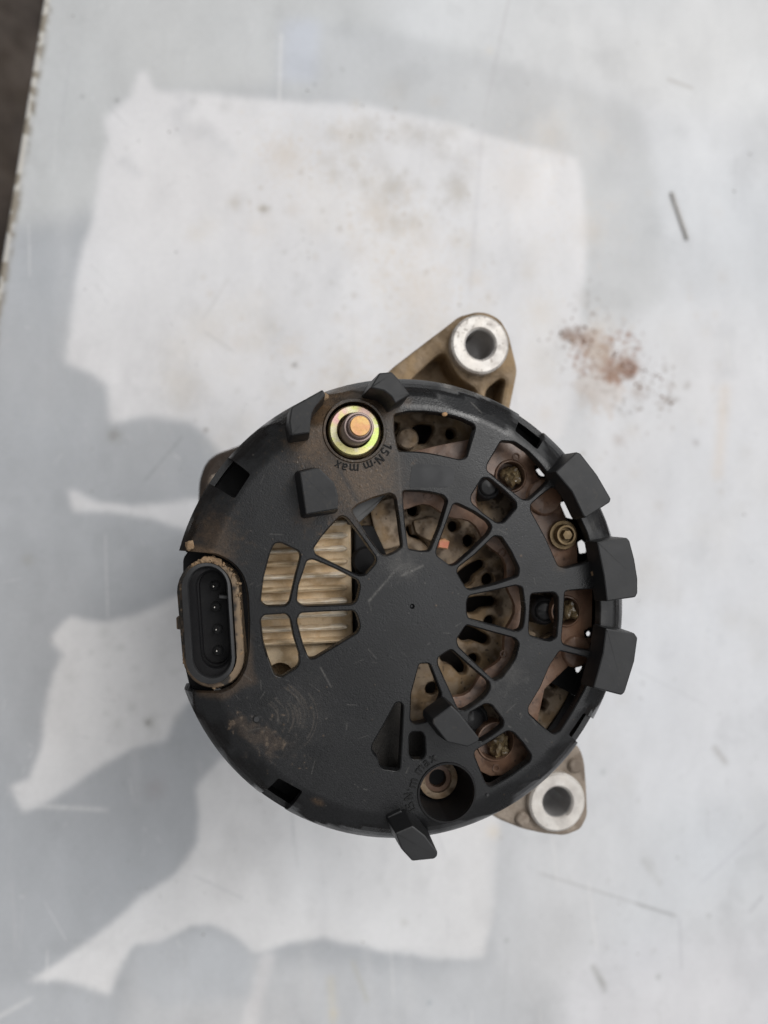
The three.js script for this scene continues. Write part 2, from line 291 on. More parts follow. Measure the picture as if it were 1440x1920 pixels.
  for (const [x, y, r, am, c] of [[1165, 690, 15, 0.9, [122, 82, 54]], [1150, 700, 17, 0.7, [132, 96, 70]], [1112, 640, 22, 0.65, [140, 108, 84]], [1070, 625, 12, 0.75, [118, 88, 66]], [1125, 665, 26, 0.5, [150, 128, 108]], [1100, 740, 26, 0.45, [172, 158, 146]], [1195, 735, 18, 0.5, [150, 132, 118]], [1255, 750, 10, 0.5, [130, 120, 112]], [1290, 722, 10, 0.45, [140, 132, 124]], [494, 392, 10, 0.75, [150, 142, 128]], [440, 380, 15, 0.5, [178, 170, 158]], [552, 684, 6, 0.8, [126, 122, 118]], [214, 816, 14, 0.7, [136, 134, 130]], [220, 188, 5, 0.7, [128, 128, 128]], [590, 158, 5, 0.5, [140, 140, 140]], [642, 130, 6, 0.5, [150, 150, 150]], [154, 181, 5, 0.5, [132, 132, 132]], [278, 1355, 9, 0.75, [128, 126, 120]], [290, 1478, 20, 0.5, [156, 150, 152]], [386, 806, 5, 0.8, [128, 122, 116]], [52, 1050, 12, 0.4, [150, 146, 138]], [1130, 1448, 6, 0.6, [150, 156, 156]], [925, 1560, 15, 0.35, [214, 196, 168]], [950, 1764, 5, 0.55, [140, 144, 142]], [805, 1880, 6, 0.5, [142, 150, 156]], [1234, 1832, 6, 0.6, [140, 142, 138]], [1330, 1718, 5, 0.5, [150, 150, 150]], [758, 1730, 8, 0.4, [176, 174, 168]], [918, 95, 9, 0.3, [206, 196, 180]], [1356, 770, 14, 0.3, [196, 188, 178]], [1160, 825, 14, 0.5, [160, 146, 138]], [1305, 830, 8, 0.5, [140, 132, 128]], [420, 200, 14, 0.4, [176, 175, 174]], [362, 190, 10, 0.5, [176, 176, 176]], [626, 1900, 10, 0.35, [200, 186, 160]], [1220, 1620, 16, 0.4, [176, 176, 176]]]) { const [X, Z] = W(x, y); S.spot(X, Z, r * u, g(...c), am * 0.9, 0.7); }
  for (const [a, b, w, c, am, bu] of [
    [[1000, 1634], [1275, 1719], 2.6, [164, 164, 164], 0.5, 0], [[1190, 1694], [1270, 1719], 3, [152, 152, 152], 0.45, 0], [[962, -40], [905, 230], 3, [172, 170, 172], 0.38, 0], [[905, 230], [880, 560], 5, [186, 184, 186], 0.3, 0],
    [[1258, 360], [1288, 450], 7, [150, 147, 144], 0.6, -5e-5], [[1250, 148], [1300, 166], 4, [150, 144, 138], 0.45, 0], [[650, 700], [620, 760], 3, [196, 190, 184], 0.6, 0], [[268, 905], [345, 815], 2.4, [140, 141, 144], 0.5, 0], [[1110, 1810], [1135, 1850], 6, [158, 157, 154], 0.55, 0], [[1135, 1860], [1120, 1830], 5, [150, 150, 148], 0.4, 0], [[1360, 720], [1345, 900], 14, [206, 194, 182], 0.45, 0], [[1338, 1400], [1362, 1432], 7, [158, 154, 150], 0.5, 0], [[1205, 1610], [1240, 1660], 8, [182, 182, 182], 0.5, 0], [[1310, 1660], [1440, 1540], 4, [182, 182, 186], 0.45, 0], [[1405, 1710], [1430, 1680], 3, [160, 160, 164], 0.5, 0], [[1274, 1720], [1278, 1820], 4, [180, 180, 184], 0.5, 0], [[935, 1640], [975, 1560], 10, [186, 187, 189], 0.5, 0], [[380, 620], [440, 660], 3, [186, 184, 182], 0.5, 0], [[430, 520], [380, 600], 4, [198, 196, 195], 0.6, 0], [[660, 1800], [690, 1880], 5, [178, 176, 168], 0.5, 0], [[620, 1830], [625, 1920], 8, [196, 190, 172], 0.4, 0], [[900, 1180], [905, 1250], 4, [190, 190, 190], 0.4, 0], [[520, 1300], [560, 1640], 3, [190, 190, 190], 0.4, 0]]) S.line(W(...a), W(...b), w * u, g(...c), am, bu);
  for (let i = 0; i < 70; i++) { const x = R() * 1440, y = R() * 1920, a = R() < 0.6 ? 1.4 + 0.3 * R() : R() * 3.1, L = 30 + 140 * R(); S.line(W(x, y), W(x + L * Math.cos(a), y + L * Math.sin(a)), (1 + R() * R() * 4) * u, R() < 0.6 ? g(178, 178, 180) : g(216, 215, 214), 0.25 + 0.2 * R(), 0); }
  for (let i = 0; i < 46; i++) { const x = R() * 1440, y = R() * 1920, L = 80 + 260 * R(), a = 1.45 + 0.25 * (R() - 0.5); S.line(W(x, y), W(x + L * Math.cos(a), y + L * Math.sin(a)), (4 + 14 * R()) * u, R() < 0.5 ? g(182, 182, 184) : g(208, 207, 206), 0.13, 0, 0.5); }
  for (let i = 0; i < 34; i++) { const x = 480 + R() * 700, y = 250 + R() * 560; S.spot(...W(x, y), (14 + 40 * R()) * u, g(202, 190, 176), 0.3 * R() + 0.08, 1.4); }
  for (let i = 0; i < 260; i++) { const x = R() * 1440, y = R() * 1920, a = R() * 6.28, L = 12 + 70 * R() * R(), bend = (R() - 0.5) * 0.8; let p = W(x, y), X = x, Y = y, A = a; for (let k = 0; k < 3; k++) { A += bend * 0.4; X += L / 3 * Math.cos(A); Y += L / 3 * Math.sin(A); const q = W(X, Y); S.line(p, q, (0.8 + 0.9 * R()) * u, R() < 0.6 ? g(168, 167, 167) : g(222, 221, 220), 0.22 * R() + 0.06, 0, 0.6); p = q; } }
  // dirty rim along the left edge
  const ea = W(84, -20), eb = W(2, 490);
  { const dx = eb[0] - ea[0], dz = eb[1] - ea[1], L = Math.hypot(dx, dz), nx = dz / L, nz = -dx / L, sg = nx > 0 ? 1 : -1;
    for (let j = 0; j < S.n; j++) for (let i = 0; i < S.n; i++) { const x = PX0 + (i + 0.5) / S.n * PS, z = PZ0 + (j + 0.5) / S.n * PS, d = sg * ((x - ea[0]) * nx + (z - ea[1]) * nz); if (d > 0.02 || d < -0.002) continue;
      const k = j * S.n + i, m = fbm(x * 260, z * 260, 4), band = sst(0.006, 0.001, d) * sst(0.42, 0.6, m) * 0.85 + Math.exp(-(((d - 0.0035) / 0.0012) ** 2)) * 0.35 * vn(x * 300, z * 300);
      const cr = Math.exp(-(((d - 0.0016) / 0.0012) ** 2)) * 0.5;
      const A = g(206, 196, 178), B = g(118, 108, 92); for (let q = 0; q < 3; q++) { S.c[k * 3 + q] += (A[q] - S.c[k * 3 + q]) * cr; S.c[k * 3 + q] += (B[q] - S.c[k * 3 + q]) * Math.min(1, band); } } }
  for (let k = 0; k < S.n * S.n; k++) {
    const i = k % S.n, j = (k / S.n) | 0, x = i / S.n * PS, z = j / S.n * PS;
    const m = 1 + 0.06 * (fbm(x * 22, z * 22, 3) - 0.5) * 2 + 0.07 * (fbm(x * 90, z * 45 + 5, 4) - 0.5) * 2 - 0.05 * sst(0.6, 0.75, fbm(x * 55 + 31, z * 55 + 7, 5)) + 0.03 * (fbm(x * 700, z * 700, 2) - 0.5) * 2, wv = 0.02 * (fbm(x * 12 + 50, z * 12, 2) - 0.5) * 2;
    S.c[k * 3] *= m * (1 + wv); S.c[k * 3 + 1] *= m; S.c[k * 3 + 2] *= m * (1 - wv);
    S.hgt[k] += 2.5e-5 * (fbm(x * 120, z * 120, 3) - 0.5); S.rgh[k] += 0.2 * (fbm(x * 40 + 9, z * 40, 3) - 0.5);
  }
  const ea2 = at(84, -20, 0), eb2 = at(2, 490, 0), ext = (t) => [ea2[0] + (eb2[0] - ea2[0]) * t, ea2[1] + (eb2[1] - ea2[1]) * t];
  const A = ext(-0.9), B = ext(6);
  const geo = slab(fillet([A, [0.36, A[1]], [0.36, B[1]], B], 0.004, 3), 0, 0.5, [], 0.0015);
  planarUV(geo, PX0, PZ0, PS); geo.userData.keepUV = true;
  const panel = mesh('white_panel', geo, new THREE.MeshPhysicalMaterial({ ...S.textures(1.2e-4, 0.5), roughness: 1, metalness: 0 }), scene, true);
  panel.userData.kind = 'structure';
}
{
  const g = new THREE.PlaneGeometry(30, 30, 1, 1); g.rotateX(-Math.PI / 2); g.translate(0, -0.5, 0);
  const m = mottled(3, [[0.05, 0.037, 0.028], [0.022, 0.016, 0.013], [0.075, 0.06, 0.05]], { rough: 0.95, n: 256, size: 0.6, freq: 14, bump: 0.006 });
  const uv = g.attributes.uv; for (let i = 0; i < uv.count; i++) uv.setXY(i, uv.getX(i) * 50, uv.getY(i) * 50); g.userData.keepUV = true;
  mesh('ground', g, m, scene, true).userData.kind = 'structure';
}

// ------------------------------------------------------------------ materials
const CS = 0.16, CX0 = -0.08, CZ0 = -0.08;
const coverSheet = new Sheet(1536, CX0, CZ0, CS);
{
  const S = coverSheet, u = MM(H), C = (a) => px(a, H), W = (x, y) => at(x, y, H);
  S.fill((x, z, o) => { const m = fbm(x * 60 + 3, z * 60, 3), k = 0.0085 * (0.7 + 0.6 * m); o[0] = k * 0.98; o[1] = k; o[2] = k * 1.08; });
  const dust = [0.07, 0.05, 0.033], brown = [0.1, 0.062, 0.034], pale = [0.1, 0.095, 0.088];
  S.blend(S.mask(C([[560, 800], [590, 740], [620, 712], [700, 730], [745, 770], [748, 850], [752, 925], [690, 942], [650, 965], [636, 930], [600, 880], [560, 862], [535, 835]]), 26 * u, 14 * u, 160), dust, 0.5, 0.12);
  S.blend(S.mask(C([[430, 1340], [456, 1346], [466, 1364], [500, 1364], [526, 1384], [532, 1396], [512, 1406], [510, 1424], [496, 1416], [484, 1394], [456, 1376], [444, 1366]]), 7 * u, 16 * u, 300), brown, 0.16, 0.15);
  for (const [x, y, r, a] of [[448, 1350, 10, 0.5], [470, 1366, 14, 0.45], [500, 1374, 16, 0.5], [518, 1392, 12, 0.6], [506, 1412, 9, 0.5], [480, 1385, 22, 0.25], [540, 1400, 20, 0.2]]) S.spot(...W(x, y), r * u, [0.085, 0.062, 0.044], a * 0.45, 1.8);
  S.blend(S.mask(C([[580, 1498], [604, 1500], [612, 1512], [594, 1510]]), 5 * u, 5 * u, 240), brown, 0.5, 0.1);
  S.blend(S.mask(C([[360, 1292], [420, 1296], [460, 1262], [470, 1180], [480, 1280], [420, 1312], [366, 1308]]), 8 * u, 8 * u, 240), brown, 0.35, 0.1);
  S.blend(S.mask(C([[340, 1040], [360, 1020], [400, 1030], [440, 1046], [380, 1044]]), 8 * u, 8 * u, 240), brown, 0.6, 0.1);
  const R = rng(11);
  for (const [x, y, r, a] of [[600, 850, 50, 0.35], [655, 895, 60, 0.35], [700, 890, 50, 0.3], [690, 940, 50, 0.3], [610, 760, 28, 0.9], [602, 790, 22, 0.8], [598, 826, 30, 0.6], [640, 720, 26, 0.5], [690, 760, 16, 0.5], [560, 830, 22, 0.5], [730, 770, 18, 0.5], [575, 968, 20, 0.5], [625, 960, 20, 0.4], [410, 1020, 40, 0.3], [395, 990, 40, 0.2], [760, 750, 12, 0.4], [1050, 1060, 12, 0.25]]) S.spot(...W(x, y), r * u, brown, a, 1.0);
  for (const [x, y, r, a] of [[740, 1060, 24, 0.3], [765, 1065, 20, 0.3], [960, 1265, 26, 0.25], [930, 1320, 30, 0.12], [1113, 1232, 8, 0.5], [1120, 1160, 18, 0.25], [1110, 990, 16, 0.25], [780, 1020, 50, 0.1], [900, 1250, 60, 0.08], [560, 1330, 60, 0.12]]) S.spot(...W(x, y), r * u, pale, a, 1.0);
  S.line(W(691, 1128), W(722, 1092), 2.2 * u, pale, 0.7); S.line(W(722, 1092), W(748, 1062), 2 * u, pale, 0.6); S.line(W(752, 1080), W(795, 1060), 2.4 * u, pale, 0.7); S.line(W(600, 1250), W(622, 1290), 1.6 * u, pale, 0.5); S.line(W(885, 752), W(905, 775), 1.6 * u, pale, 0.6); S.line(W(1010, 700), W(1000, 690), 1 * u, pale, 0.3);
  S.line(W(747, 850), W(752, 935), 2 * u, [0.06, 0.05, 0.042], 0.7); S.line(W(636, 880), W(672, 945), 5 * u, [0.012, 0.012, 0.013], 0.6, 0, 0.3);
  for (let i = 0; i < 26; i++) { const r = 40 + 80 * R(), a0 = -0.9 + 1.0 * R(), c = [470, 1345]; let p = null; for (let k = 0; k < 5; k++) { const a = a0 + k * 0.14, q = W(c[0] + r * 1.1 * Math.cos(a), c[1] + r * 0.8 * Math.sin(a)); if (p) S.line(p, q, (0.8 + R()) * u, [0.055, 0.047, 0.04], 0.5); p = q; } }
  for (let i = 0; i < 80; i++) { const a = R() * 6.28, q = Math.sqrt(R()) * 370, x = 770 + q * Math.cos(a), y = 1140 + q * Math.sin(a), L = 6 + 24 * R(), b = R() * 6.28; S.line(W(x, y), W(x + L * Math.cos(b), y + L * Math.sin(b)), (0.6 + 0.8 * R()) * u, pale, 0.2 + 0.25 * R()); }
  for (let i = 0; i < 700; i++) { const a = R() * 6.28, q = Math.sqrt(R()) * 410, x = 765 + q * Math.cos(a), y = 1140 + q * Math.sin(a), k = R(); S.spot(...W(x, y), (1 + 1.8 * R() * R()) * u, k < 0.55 ? [0.008, 0.008, 0.009] : k < 0.85 ? [0.11, 0.1, 0.09] : [0.14, 0.09, 0.05], 0.5 * R() + 0.15, 0, k < 0.55 ? -3e-5 : 2e-5); }
  for (let i = 0; i < 240; i++) { const a = R() * 6.28, q = R() * 90, x = 650 + q * Math.cos(a) * 1.1, y = 850 + q * Math.sin(a) * 1.2; S.spot(...W(x, y), (1 + 1.8 * R() * R()) * u, R() < 0.7 ? [0.14, 0.085, 0.04] : [0.2, 0.17, 0.13], 0.6 * R(), 0, 3e-5); }
  for (let k = 0; k < S.n * S.n; k++) {
    const i = k % S.n, j = (k / S.n) | 0, x = i / S.n * CS, z = j / S.n * CS, g = vn(x * 5200, z * 5200), g2 = vn(x * 3300 + 9, z * 3300), gr = fbm(x * 150, z * 150, 3);
    const m = 0.5 + 0.5 * g + 0.5 * g2; for (let q = 0; q < 3; q++) S.c[k * 3 + q] *= m;
    S.hgt[k] += 2.5e-5 * (g - 0.5) + 1e-5 * (g2 - 0.5); S.rgh[k] += 0.34 * (gr - 0.5) + 0.1 * (g - 0.5) - 0.16 * sst(0.5, 0.7, fbm(x * 48 + 70, z * 48, 4));
  }
}
const coverMat = new THREE.MeshPhysicalMaterial({ ...coverSheet.textures(2.4e-4, 0.36), roughness: 1, specularIntensity: 0.82, metalness: 0, side: THREE.DoubleSide });
const lugPlastic = mottled(20, [[0.0085, 0.0088, 0.0098], [0.015, 0.0152, 0.016], [0.012, 0.012, 0.0125]], { rough: 0.45, bump: 1.5e-5, freq: 160, n: 512, speck: 0.5, dark: [0.03, 0.026, 0.022], extra: { specularIntensity: 0.85 } });
const blackPlastic = mottled(21, [[0.013, 0.013, 0.014], [0.02, 0.02, 0.021]], { rough: 0.5, bump: 4e-5, freq: 200 });
const darkPlastic = mottled(22, [[0.006, 0.006, 0.007], [0.01, 0.0095, 0.01]], { rough: 0.6, bump: 4e-5, freq: 150, extra: { specularIntensity: 0.45 } });
const copperPaint = mottled(23, [[0.175, 0.095, 0.058], [0.08, 0.044, 0.028], [0.23, 0.145, 0.1]], { rough: 0.42, bump: 8e-5, freq: 130, speck: 0.75, dark: [0.07, 0.042, 0.03] });
const frameMetal = mottled(24, [[0.31, 0.21, 0.115], [0.075, 0.048, 0.027], [0.4, 0.315, 0.23]], { rough: 0.65, metal: 0.2, bump: 1.6e-4, freq: 150, speck: 0.8, dark: [0.06, 0.042, 0.028] });
const dustyFin = mottled(25, [[0.58, 0.435, 0.27], [0.38, 0.27, 0.155], [0.66, 0.54, 0.38]], { rough: 0.85, bump: 9e-5, freq: 130, speck: 0.35, dark: [0.25, 0.17, 0.1] });
const finTop = mottled(26, [[0.74, 0.62, 0.46], [0.5, 0.385, 0.25], [0.8, 0.74, 0.64]], { rough: 0.65, metal: 0.1, bump: 5e-5, freq: 160 });
const castDirty = mottled(27, [[0.31, 0.215, 0.118], [0.16, 0.11, 0.062], [0.28, 0.21, 0.14]], { rough: 0.75, metal: 0.15, bump: 3e-4, freq: 130, speck: 0.6, dark: [0.06, 0.045, 0.03] });
const castGrey = mottled(28, [[0.26, 0.21, 0.165], [0.17, 0.135, 0.105], [0.33, 0.28, 0.23]], { rough: 0.75, metal: 0.15, bump: 3e-4, freq: 130, speck: 0.5, dark: [0.06, 0.045, 0.03] });
const machined = mottled(29, [[0.66, 0.62, 0.57], [0.46, 0.43, 0.4], [0.72, 0.69, 0.65]], { rough: 0.5, metal: 0.35, bump: 6e-5, freq: 140, speck: 0.75, dark: [0.26, 0.23, 0.2] });
const boreMetal = mottled(30, [[0.42, 0.41, 0.4], [0.3, 0.29, 0.285]], { rough: 0.5, metal: 0.3, bump: 3e-5 });
const dirt = mottled(31, [[0.27, 0.175, 0.1], [0.17, 0.11, 0.062], [0.32, 0.23, 0.145]], { rough: 0.95, bump: 2.5e-4, freq: 260, speck: 0.3, dark: [0.1, 0.06, 0.03] });
const dirtyPlastic = mottled(32, [[0.2, 0.14, 0.085], [0.05, 0.042, 0.034], [0.3, 0.2, 0.12]], { rough: 0.9, bump: 1.2e-4, freq: 120, speck: 0.5, dark: [0.02, 0.02, 0.02] });
const resin = mottled(33, [[0.2, 0.14, 0.07], [0.09, 0.062, 0.032], [0.34, 0.27, 0.16]], { rough: 0.3, bump: 2e-4, freq: 260, extra: { clearcoat: 0.8, clearcoatRoughness: 0.15 } });
const brass = mottled(34, [[0.22, 0.15, 0.07], [0.13, 0.09, 0.045], [0.25, 0.18, 0.1]], { rough: 0.45, metal: 0.6, bump: 4e-5, freq: 160 });
const ironDark = mottled(35, [[0.09, 0.075, 0.065], [0.05, 0.04, 0.034]], { rough: 0.6, metal: 0.5, bump: 6e-5 });
const steel = mottled(36, [[0.4, 0.38, 0.36], [0.26, 0.24, 0.22]], { rough: 0.45, metal: 0.8, bump: 4e-5 });
const studSide = mottled(37, [[0.4, 0.31, 0.27], [0.31, 0.23, 0.205], [0.43, 0.33, 0.32]], { rough: 0.5, metal: 0.35, bump: 3e-5, freq: 200 });
const greyPlastic = mottled(40, [[0.075, 0.075, 0.074], [0.055, 0.054, 0.052]], { rough: 0.6, bump: 5e-5, freq: 200 });
// zinc plating: yellow-green with pink patches, and the copper-yellow tip of the stud
const zinc = mottled(38, [[0.82, 0.8, 0.28], [0.6, 0.86, 0.22], [0.86, 0.74, 0.55]], { rough: 0.36, metal: 0.75, bump: 4e-5, freq: 150, speck: 0.55, dark: [0.34, 0.26, 0.12] });
const zincPink = mottled(41, [[0.84, 0.56, 0.5], [0.8, 0.45, 0.5], [0.86, 0.76, 0.46]], { rough: 0.36, metal: 0.75, bump: 4e-5, freq: 200, speck: 0.5, dark: [0.3, 0.2, 0.16] });
const studTip = mottled(39, [[0.62, 0.37, 0.11], [0.62, 0.32, 0.18], [0.64, 0.46, 0.18]], { rough: 0.45, metal: 0.6, bump: 6e-5, freq: 220, speck: 0.4, dark: [0.3, 0.2, 0.08] });

// ------------------------------------------------------------------ the alternator
const alternator = new THREE.Group(); alternator.name = 'alternator'; scene.add(alternator);
tag(alternator, 'dirty used alternator with black slotted end cover standing upright on the white panel', 'alternator');

// ---- end cover: domed disc with skirt, openings cut through it
const [OX, OZ] = at(772, 1142, H), R1 = 0.0560, R2 = 0.0662, TH = 0.0031;
const VENTS = [
  [[739, 778], [765, 772.5], [795, 772], [822, 775], [848, 780], [868, 786], [890, 797], [890, 806], [874, 858], [862, 861], [845, 857], [822, 852], [800, 848], [780, 846], [747, 845], [740, 810]],
  [[660, 957], [672, 946], [700, 934], [732, 925], [741, 931], [747, 970], [754, 1025], [740, 1035], [722, 1042], [713, 1036], [690, 1005]],
  [[755, 921], [785, 921], [810, 924], [831, 929], [839, 938], [825, 985], [806, 1032], [790, 1033], [766, 1029], [760, 980]],
  [[857, 944], [890, 960], [915, 977], [922, 988], [916, 1000], [886, 1030], [855, 1057], [844, 1060], [819, 1041], [819, 1031], [834, 990], [850, 946]],
  [[927, 1005], [940, 1007], [958, 1034], [973, 1066], [971, 1080], [930, 1094], [885, 1105], [875, 1103], [857, 1073], [860, 1064], [890, 1041]],
  [[880, 1117], [925, 1108], [967, 1098], [979, 1101], [984, 1140], [982, 1165], [979, 1178], [970, 1184], [925, 1171], [880, 1160], [876, 1150], [876, 1128]],
  [[875, 1172], [920, 1185], [965, 1197], [973, 1206], [967, 1232], [956, 1250], [941, 1270], [927, 1276], [895, 1246], [860, 1212], [857, 1199]],
  [[846, 1218], [880, 1248], [917, 1279], [919, 1291], [910, 1305], [893, 1319], [872, 1332], [860, 1331], [842, 1290], [822, 1246], [822, 1233]],
  [[787, 1245], [806, 1245], [828, 1302], [815, 1335], [800, 1352], [787, 1356], [775, 1357], [770, 1349], [772, 1300]],
  [[750, 1317], [756, 1323], [753, 1380], [750, 1442], [744, 1446], [717, 1442], [711, 1434], [709, 1421], [698, 1408], [699, 1396], [720, 1360], [742, 1319]],
  [[772, 1373], [791, 1373], [796, 1381], [798, 1414], [792, 1424], [773, 1424], [767, 1415], [768, 1380]],
  [[940, 827], [965, 829], [990, 846], [1011, 868], [1030, 892], [1030, 901], [1010, 920], [992, 936], [980, 936], [945, 908], [914, 882], [914, 872]],
  [[905, 896], [917, 897], [943, 918], [967, 941], [968, 952], [945, 979], [932, 980], [907, 962], [885, 942], [884, 930]],
  [[996, 946], [1015, 929], [1035, 914], [1048, 914], [1070, 943], [1085, 966], [1100, 998], [1112, 1044], [1105, 1053], [1060, 1064], [1047, 1060], [1024, 1008], [996, 957]],
  [[1060, 1109], [1090, 1106], [1116, 1104], [1123, 1112], [1125, 1140], [1124, 1170], [1117, 1213], [1109, 1221], [1080, 1215], [1056, 1207], [1054, 1198], [1058, 1150]],
  [[996, 1114], [1018, 1112], [1040, 1111], [1046, 1119], [1046, 1160], [1043, 1195], [1031, 1201], [1012, 1197], [994, 1191], [992, 1180]],
  [[1050, 1221], [1080, 1228], [1108, 1235], [1110, 1248], [1096, 1292], [1072, 1335], [1050, 1370], [1036, 1377], [1012, 1356], [992, 1337], [992, 1326], [1014, 1290], [1032, 1248]],
  [[880, 1338], [910, 1320], [922, 1322], [944, 1351], [943, 1362], [922, 1378], [900, 1391], [880, 1380]],
  [[952, 1371], [963, 1374], [982, 1396], [996, 1416], [994, 1427], [960, 1452], [923, 1475], [912, 1471], [900, 1440], [890, 1415], [892, 1408], [920, 1391]],
  [[515, 1019], [527, 1018], [560, 1034], [563, 1043], [553, 1080], [542, 1129], [534, 1136], [498, 1136], [489, 1128], [494, 1085], [507, 1036]],
  [[576, 1051], [587, 1049], [630, 1067], [671, 1088], [675, 1099], [669, 1126], [660, 1133], [568, 1136], [557, 1128], [560, 1099]],
  [[640, 967], [651, 972], [680, 1010], [705, 1046], [704, 1056], [684, 1078], [671, 1078], [630, 1058], [592, 1039], [588, 1029], [604, 1006], [622, 985]],
  [[494, 1154], [536, 1151], [543, 1160], [550, 1195], [560, 1226], [561, 1243], [556, 1252], [527, 1270], [515, 1266], [503, 1235], [494, 1204], [489, 1163]],
  [[563, 1150], [615, 1147], [662, 1145], [669, 1152], [675, 1175], [670, 1186], [630, 1210], [590, 1234], [579, 1235], [568, 1206], [557, 1163]],
];
const NOTCHES = [[[470, 889], [440, 935]], [[966, 807], [1008, 843]], [[1096, 1337], [1067, 1378]], [[522, 1459], [568, 1484]]]; // inner edge of each, cut from there outwards
const SOCKET = [[250, 1030], [352, 1034], [383, 1036], [410, 1042], [432, 1054], [448, 1069], [458, 1088], [464, 1117], [466, 1170], [465, 1217], [460, 1250], [448, 1274], [432, 1290], [405, 1299], [365, 1302], [250, 1310]];
{
  const prof = [[0, H], [R1, H]], n = 9, dr = R2 - R1, dy = 0.0105;
  for (let k = 1; k <= n; k++) { const a = k / n * Math.PI / 2; prof.push([R1 + dr * Math.sin(a), H - dy * (1 - Math.cos(a))]); }
  const SK = 0.0017; prof.push([R2, H - 0.017], [R2 - SK, H - 0.017], [R2 - SK, H - dy]);
  for (let k = n - 1; k >= 0; k--) { const a = k / n * Math.PI / 2; prof.push([R1 + (dr - SK) * Math.sin(a), H - dy + (dy - TH) * Math.cos(a)]); }
  prof.push([0, H - TH]);
  const body = turned(prof, OX, OZ, 144, 0.6);
  const cut = (poly, bottom, r = 5, flare = 0.00045) => {
    const p = fillet(px(poly, H), r * MM(H), 4);
    return loft([{ p: offset(p, flare * 1.4), y: H + 0.0006 }, { p: offset(p, flare), y: H + 0.00002 }, { p: offset(p, flare * 0.35), y: H - 0.0002 }, { p, y: H - 0.0006 }, { p: offset(p, -0.0002), y: bottom }]);
  };
  const tools = VENTS.map((v) => cut(v, H - 0.0080));
  for (const v of NOTCHES) {
    const [a, b] = px(v, H), out = (p) => { const dx = p[0] - OX, dz = p[1] - OZ, l = Math.hypot(dx, dz); return [OX + dx / l * 0.07, OZ + dz / l * 0.07]; };
    const p = fillet([a, b, out(b), out(a)], 0.0007, 3); tools.push(loft([{ p, y: H + 0.001 }, { p, y: H - 0.0098 }]));
  }
  tools.push(cut(SOCKET, H - 0.03, 10, 0.0005));
  const hole = (x, y, r, fl) => { const [a, b] = at(x, y, H); return loft([{ p: circ(a, b, r + fl * 1.3, 48), y: H + 0.0006 }, { p: circ(a, b, r + fl, 48), y: H + 0.00002 }, { p: circ(a, b, r, 48), y: H - 0.0005 }, { p: circ(a, b, r, 48), y: H - 0.02 }]); };
  tools.push(hole(838, 1486, 53 * MM(H), 0.0001), hole(665, 808, 55.5 * MM(H), 0.0004));
  { const [a, b] = at(773, 1137, H); tools.push(turned([[0, H + 0.001], [0.0008, H + 0.001], [0.0007, H - 0.0004], [0.0003, H - 0.0008], [0, H - 0.0008]], a, b, 24)); }
  const geo = carve(body, tools); planarUV(geo, CX0, CZ0, CS); geo.userData.keepUV = true;
  const cover = mesh('end_cover', geo, coverMat, alternator); cover.userData.label = 'black plastic end cover cut with fan-shaped vents';
  // raised lugs: polygon of the top face, its height, how far the foot goes down
  const dome = (x, z) => { const r = Math.hypot(x - OX, z - OZ), t = Math.min(1, Math.max(0, (r - R1) / (R2 - R1))); return H - 0.0105 * (1 - Math.sqrt(1 - t * t)); };
  const lug = (poly, ht, draft = 0.0006) => {
    const p = fillet(px(poly, H + ht), 2.5 * MM(H), 3);
    const g = loft([{ p: offset(p, -0.0004), y: H + ht }, { p: offset(p, -0.0001), y: H + ht - 0.00015 }, { p, y: H + ht - 0.0005 }, { p: offset(p, draft), y: offset(p, draft).map(([x, z]) => dome(x, z) - 0.0008) }], 0.28);
    return mesh('raised_lug', g, lugPlastic, cover);
  };
  lug([[605, 730], [611, 740], [600, 752], [591, 763], [585, 775], [583, 786], [581, 812], [546, 817], [542, 790], [546, 763]], 0.012);
  lug([[711, 699], [735, 697], [748, 711], [769, 740], [741, 757], [734, 744], [720, 733], [694, 727]], 0.012);
  lug([[561, 884], [590, 877], [600, 878], [627, 905], [634, 928], [634, 955], [573, 965]], 0.0095, 0.0009);
  lug([[1041, 885], [1081, 847], [1089, 850], [1120, 890], [1146, 935], [1144, 942], [1099, 971], [1094, 968], [1072, 922]], 0.007, 0.0004);
  lug([[1119, 1016], [1176, 1008], [1181, 1014], [1190, 1048], [1196, 1085], [1196, 1112], [1192, 1120], [1138, 1128], [1132, 1080]], 0.007, 0.0004);
  lug([[1136, 1178], [1190, 1187], [1196, 1196], [1190, 1240], [1172, 1298], [1166, 1304], [1112, 1290], [1130, 1225]], 0.007, 0.0004);
  lug([[846, 1322], [861, 1336], [899, 1384], [897, 1391], [877, 1401], [838, 1392], [811, 1357], [811, 1348]], 0.009);
  lug([[741, 1562], [774, 1548], [797, 1566], [821, 1598], [820, 1606], [814, 1611], [773, 1615], [752, 1592]], 0.0115);
  lug([[726, 1532], [752, 1519], [760, 1530], [732, 1544]], 0.0015, 0.0003);
  // smooth pad, nubs, ring round the round hole
  const pad = (poly, ht) => { const p = fillet(px(poly, H), 6 * MM(H), 4); const g = loft([{ p: offset(p, -0.0003), y: H + ht }, { p, y: H + ht * 0.5 }, { p, y: H - 0.001 }], 0.9); return g; };
  const padM = mottled(44, [[0.018, 0.0185, 0.02], [0.023, 0.0235, 0.025]], { rough: 0.6, bump: 1e-5, freq: 60 });
  mesh('smooth_pad', pad([[772, 876], [782, 869], [820, 872], [853, 880], [850, 905], [838, 914], [800, 913], [767, 915]], 0.0002), padM, cover);
  { const [a, b] = at(481, 1348, H); mesh('moulded_nub', turned([[0, H + 0.0007], [0.0007, H + 0.00065], [0.001, H + 0.0003], [0.0011, H - 0.0005], [0, H - 0.0005]], a, b, 24), blackPlastic, cover); }
